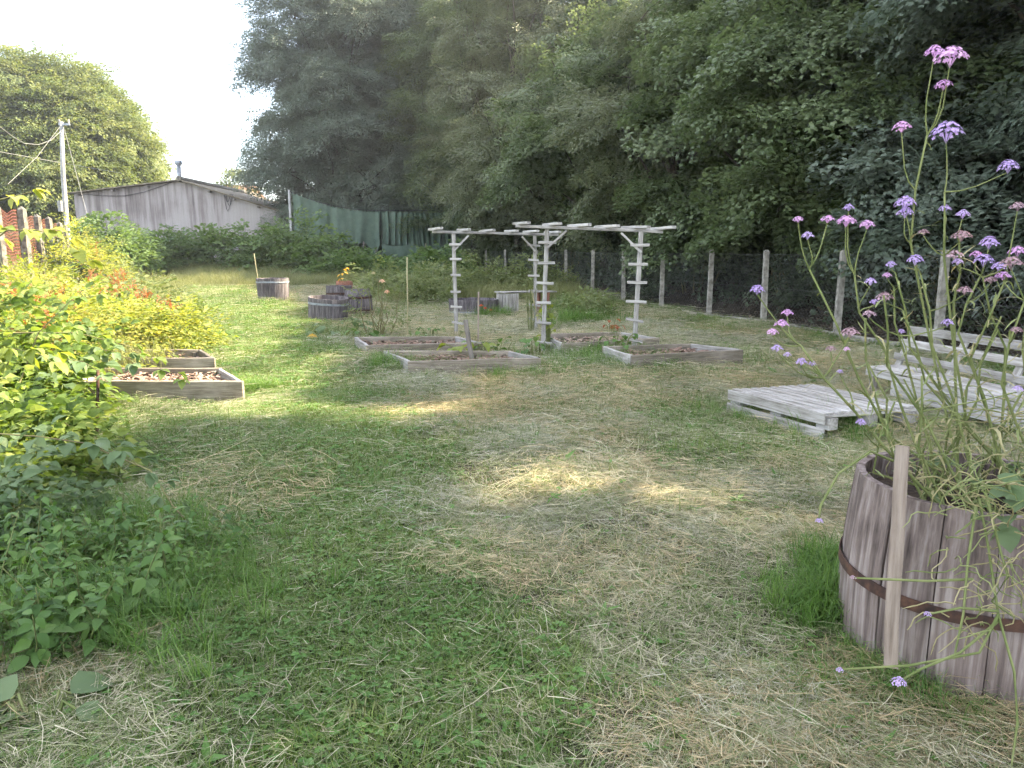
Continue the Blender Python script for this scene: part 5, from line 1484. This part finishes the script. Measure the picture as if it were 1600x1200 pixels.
bramble_cane('bramble shoot standing up from the left bush', [P(30, 600, 5.6), P(60, 520, 5.7), P(110, 470, 5.8), P(160, 460, 5.8)], .10, LF_bram, 6, every=.08, base=(-4.5, 5.8, 0))

# ---- nettles in the left foreground
NG = 'nettles in the left foreground'
protos = [nettle_mesh(i, .30 + .05 * i) for i in range(5)]
pm = [(mesh_of('stem', a.v, a.f, M_stem, True), mesh_of('leaves', b_.v, b_.f, LF_nett, True)) for a, b_ in protos]
npts = []
while len(npts) < 190:
    px, py = rnd.uniform(-60, 350), rnd.uniform(850, 1060)
    lim = 1070 - .55 * max(0, px - 60) + 15
    if py > lim: continue
    g = G(px, py)
    if all((g - q_).length > .045 for q_ in npts): npts.append(g)
for i, g in enumerate(npts):
    k = rnd.randrange(5); s = rnd.choice((.35, .45, .55, .62, .7, .8, .95)) * rnd.uniform(.9, 1.1) * (1.0 if g.x < -1.6 else .7)
    M = Matrix.Translation((g.x, g.y, H(g.x, g.y) - .01)) @ Euler((rnd.gauss(0, .28), rnd.gauss(0, .28), rnd.uniform(0, 6.28))).to_matrix().to_4x4() @ Matrix.Scale(s, 4)
    o = link(bpy.data.objects.new('nettle_plant', pm[k][0]), None, M)
    tag(o, 'green nettle in the patch at the lower left', 'nettle', NG)
    link(bpy.data.objects.new('leaves', pm[k][1]), o, M)['kind'] = 'stuff'

# ---- rose, squash, bean, iris, perennials in the middle
g = G(590, 532)
rz = shrub('rose_bush', 'sparse rose bush with peach flowers right of the barrels', 'rose', (g.x, g.y), .55, .4, 1.25, 'per', 46, (.45, .75), stems=9, seed=91, low=-.05, inner=.3)
for i, (px, py) in enumerate(((597, 441), (605, 458), (583, 428))):
    p = P(px, py, g.y - .2); flower_head('flower', p, .055 if i < 2 else .04, M_peach if i < 2 else M_cane, rz, 70 + i, .9)
def broadleaf(name, label, cat, g, n, rad_, hh, Ln, mat, seed, group=None):
    q = random.Random(seed); lv = []; root = thing(name, label, cat, (g.x, g.y, H(g.x, g.y)), group)
    s = MB()
    for i in range(n):
        a = q.uniform(0, 6.28); r_ = rad_ * math.sqrt(q.random()); z = H(g.x, g.y) + hh * q.uniform(.35, 1)
        p = Vector((g.x + r_ * math.cos(a), g.y + r_ * math.sin(a) * .7, z))
        s.tube([(g.x + r_ * .4 * math.cos(a), g.y + r_ * .3 * math.sin(a), H(g.x, g.y) - .02), p.lerp(Vector((g.x, g.y, 0)), .3) + Vector((0, 0, .05)), p], .005, 5, False)
        lv.append((p, a + q.uniform(-.5, .5), R(q.uniform(-5, 45)), R(q.uniform(-20, 20)), q.uniform(.6, 1.1)))
    s.build('stem', M_stem, root, True, kind='stuff')
    leafy_plant('', '', '', None, lv, mat, Ln=Ln, Wd=Ln * .85, root=root)
    return root
SQ = 'squash plants'
g = G(525, 528); sq = broadleaf('squash_plant', 'squash plant with a yellow flower in front of the tilted barrel', 'squash', g, 26, .65, .34, .20, LF_big, 1, SQ)
flower_head('flower', P(488, 527, g.y - .5), .085, M_yel, sq, 44, .6)
broadleaf('squash_plant', 'leafy squash left of the rose bush foot', 'squash', G(570, 540), 14, .35, .28, .16, LF_nett, 2, SQ)
broadleaf('squash_plant', 'young squash with yellow green leaves in the front bed', 'squash', G(728, 570), 16, .40, .36, .17, LF_yg, 3, SQ)
broadleaf('squash_plant', 'dark leafed squash at the right end of the front bed', 'squash', G(770, 560), 18, .5, .30, .15, LF_nett, 4, SQ)
broadleaf('bean_plant', 'yellow green bean climbing the front left pergola post', 'bean', G(856, 550), 18, .13, .75, .13, LF_yg, 5)
broadleaf('bean_plant', 'green climber at the foot of the front left pergola post', 'bean', G(838, 566), 22, .30, .38, .12, LF_nett, 6)
broadleaf('weed_plant', 'leafy weed climbing the left end of the right bed', 'weeds', G(966, 560), 22, .28, .42, .11, LF_nett, 7)
broadleaf('weed_plant', 'red leaved salad in the rear bed', 'salad', G(955, 529), 14, .22, .36, .12, LF_dock, 8)
broadleaf('weed_plant', 'leafy weed in the bed left of the pergola', 'weeds', G(672, 535), 14, .3, .32, .11, LF_nett, 9)
broadleaf('yellow_plant', 'yellow leaved plant growing in the reddish pot', 'plant', Vector((P(537, 452, 18.8).x, 18.9, 0)), 22, .13, 1.15, .12, M_yel, 10)
broadleaf('bean_plant', 'climber on the rear right pergola post', 'bean', G(830, 522), 16, .14, 1.1, .11, LF_per, 11)
broadleaf('dock_rosette', 'broad leaved dock flat on the straw in the lower left corner', 'dock', G(60, 1130), 9, .16, .08, .17, LF_big, 21)
broadleaf('dock_rosette', 'small broad leaved dock in the lane near the bottom edge', 'dock', G(560, 1130), 9, .09, .05, .07, LF_nett, 22)
broadleaf('strawberry_plant', 'strawberry plant with broad leaves hanging over the near barrel rim', 'strawberry', Vector((1.95, 2.52, 0)), 0, .1, .1, .1, LF_big, 12)
sp_ = [o for o in COL.objects if o.name.startswith('strawberry_plant')][0]
q_ = random.Random(3); lv = []
for i in range(46):
    if i < 10: p = P(q_.uniform(1540, 1600), q_.uniform(740, 830), 2.37)
    else: p = Vector((BC[0] + q_.uniform(-.34, .34), BC[1] + q_.uniform(-.33, .25), q_.uniform(.64, .76)))
    lv.append((p, q_.uniform(0, 6.28), R(q_.uniform(-10, 50)), R(q_.uniform(-30, 30)), q_.uniform(.6, 1.1)))
leafy_plant('', '', '', None, lv, LF_big, Ln=.085, Wd=.075, root=sp_)

def grass_clump(label, g, n, rad_, scl, key='lush', group='lush grass clumps', flowers=0):
    x = g.x + rs.normal(0, rad_, n); y = g.y + rs.normal(0, rad_ * .7, n)
    root = thing('grass_clump', label, 'grass', (g.x, g.y, H(g.x, g.y)), group)
    scatter('blades', key, SETS[key][1], np.stack([x, y, hgt(x, y)], 1), np.stack([rs.normal(0, .2, n), rs.normal(0, .2, n), rs.uniform(0, 6.28, n)], 1), rs.uniform(scl[0], scl[1], n), root)
    return root
grass_clump('lush long grass at the foot of the near barrel', G(1335, 960), 80, .17, (.7, 1.1))
grass_clump('lush long grass under the near barrel batten', G(1430, 1060), 60, .20, (.35, .65))
grass_clump('sunlit grass tuft left of the near barrel', G(1300, 900), 30, .10, (.7, 1.0))
grass_clump('long grass among the nettles at the left edge', G(120, 980), 60, .30, (.7, 1.1))
grass_clump('long grass along the lane edge of the nettles', G(290, 900), 60, .28, (.5, .85))
grass_clump('long grass behind the nettles below the brambles', G(200, 830), 50, .30, (.6, .95))
grass_clump('grass against the front corner of the pallet table', G(1310, 672), 40, .25, (.7, 1.1))
grass_clump('grass along the left side of the pallet table', G(1160, 655), 30, .25, (.5, .8))
grass_clump('grass along the front board of the front bed', G(800, 582), 60, .45, (.6, 1.1))
grass_clump('grass at the left corner of the front bed', G(622, 578), 40, .22, (.8, 1.3))
grass_clump('grass at the foot of the front pergola', G(900, 562), 90, .55, (.7, 1.2))
grass_clump('grass in front of the right pergola post bed', G(985, 572), 60, .4, (.7, 1.1))
grass_clump('grass at the right end of the left bed', G(395, 612), 30, .18, (.6, 1.0))
grass_clump('tall arching grass left of the plank table', G(776, 499), 26, .18, (1.0, 1.5))
grass_clump('tall arching grass right of the plank table', G(882, 492), 30, .22, (1.8, 2.6))
grass_clump('grass clump behind the rear bed', G(905, 508), 40, .35, (1.2, 2.0))
grass_clump('grass at the foot of the lone barrel', G(432, 482), 34, .35, (.9, 1.4))
g = G(772, 498)
rd = grass_clump('day lily with red flowers behind the pergola', G(765, 500), 24, .2, (1.2, 1.9))
for i, (px, py) in enumerate(((758, 482), (766, 485), (752, 478))): flower_head('flower', P(px, py, g.y - .3), .05, M_redf, rd, 20 + i, .6)

PG = 'perennials in the rough border'
for i, (px, py, rx, hh, key) in enumerate(((655, 482, .9, .95, 'per'), (690, 476, .9, 1.1, 'per'), (725, 470, .9, 1.2, 'per'), (760, 470, .9, 1.3, 'per'), (795, 470, .9, 1.2, 'per'), (830, 468, .8, 1.2, 'per'), (630, 470, .9, .9, 'per'), (600, 470, .8, .8, 'per'), (865, 470, .7, .9, 'per'), (915, 500, .6, .5, 'nettlish'))):
    g = G(px, py)
    shrub('perennial_clump', 'leafy perennial clump in the rough border, ' + ['behind the tall cane', 'left of the rear pergola post', 'behind the wide low barrel', 'left of the plank table', 'behind the plank table', 'behind the rear right pergola post', 'behind the rose bush', 'behind the leaning barrel', 'right of the front left pergola post', 'in front of the fence'][i], 'perennial',
          (g.x, g.y), rx, .7, hh, 'per', 150, (.7, 1.1), seed=120 + i, group=PG, smat=M_stem, stems=10)

ground_cover()
meadow()
n = 900
y = rs.uniform(7, 34, n); x = fence_x(y) + rs.uniform(.3, 6, n)
tag(scatter('leaf_litter', 'litter', SETS['litter'][1], np.stack([x, y, hgt(x, y) + .02], 1), np.stack([rs.normal(0, .1, n), rs.normal(0, .1, n), rs.uniform(0, 6.28, n)], 1), rs.uniform(.8, 1.5, n)), 'brown leaf litter on the ground under the wood', kind='stuff')

# ---- scattering veil added in place of lens glare, lifting the dark trees
hz = MB()
hz.add([(x, y, z) for z in (-2.0, 27.0) for (x, y) in ((-910, -70), (910, -70), (910, 1810), (-910, 1810))], [(3, 2, 1, 0), (4, 5, 6, 7), (0, 1, 5, 4), (1, 2, 6, 5), (2, 3, 7, 6), (3, 0, 4, 7)])
m = bpy.data.materials.new('glare_haze_air'); m.use_nodes = True
m.node_tree.nodes.clear()
pv = m.node_tree.nodes.new('ShaderNodeVolumePrincipled'); mo = m.node_tree.nodes.new('ShaderNodeOutputMaterial')
pv.inputs['Color'].default_value = (0.86, 0.87, 0.95, 1)
pv.inputs['Density'].default_value = 0.0008
pv.inputs['Anisotropy'].default_value = 0.6
m.node_tree.links.new(pv.outputs[0], mo.inputs['Volume'])
tag(hz.build('glare_haze', m), 'thin pale veil added to lift the dark trees, standing in for lens glare', kind='stuff')
cy.volume_bounces = 0
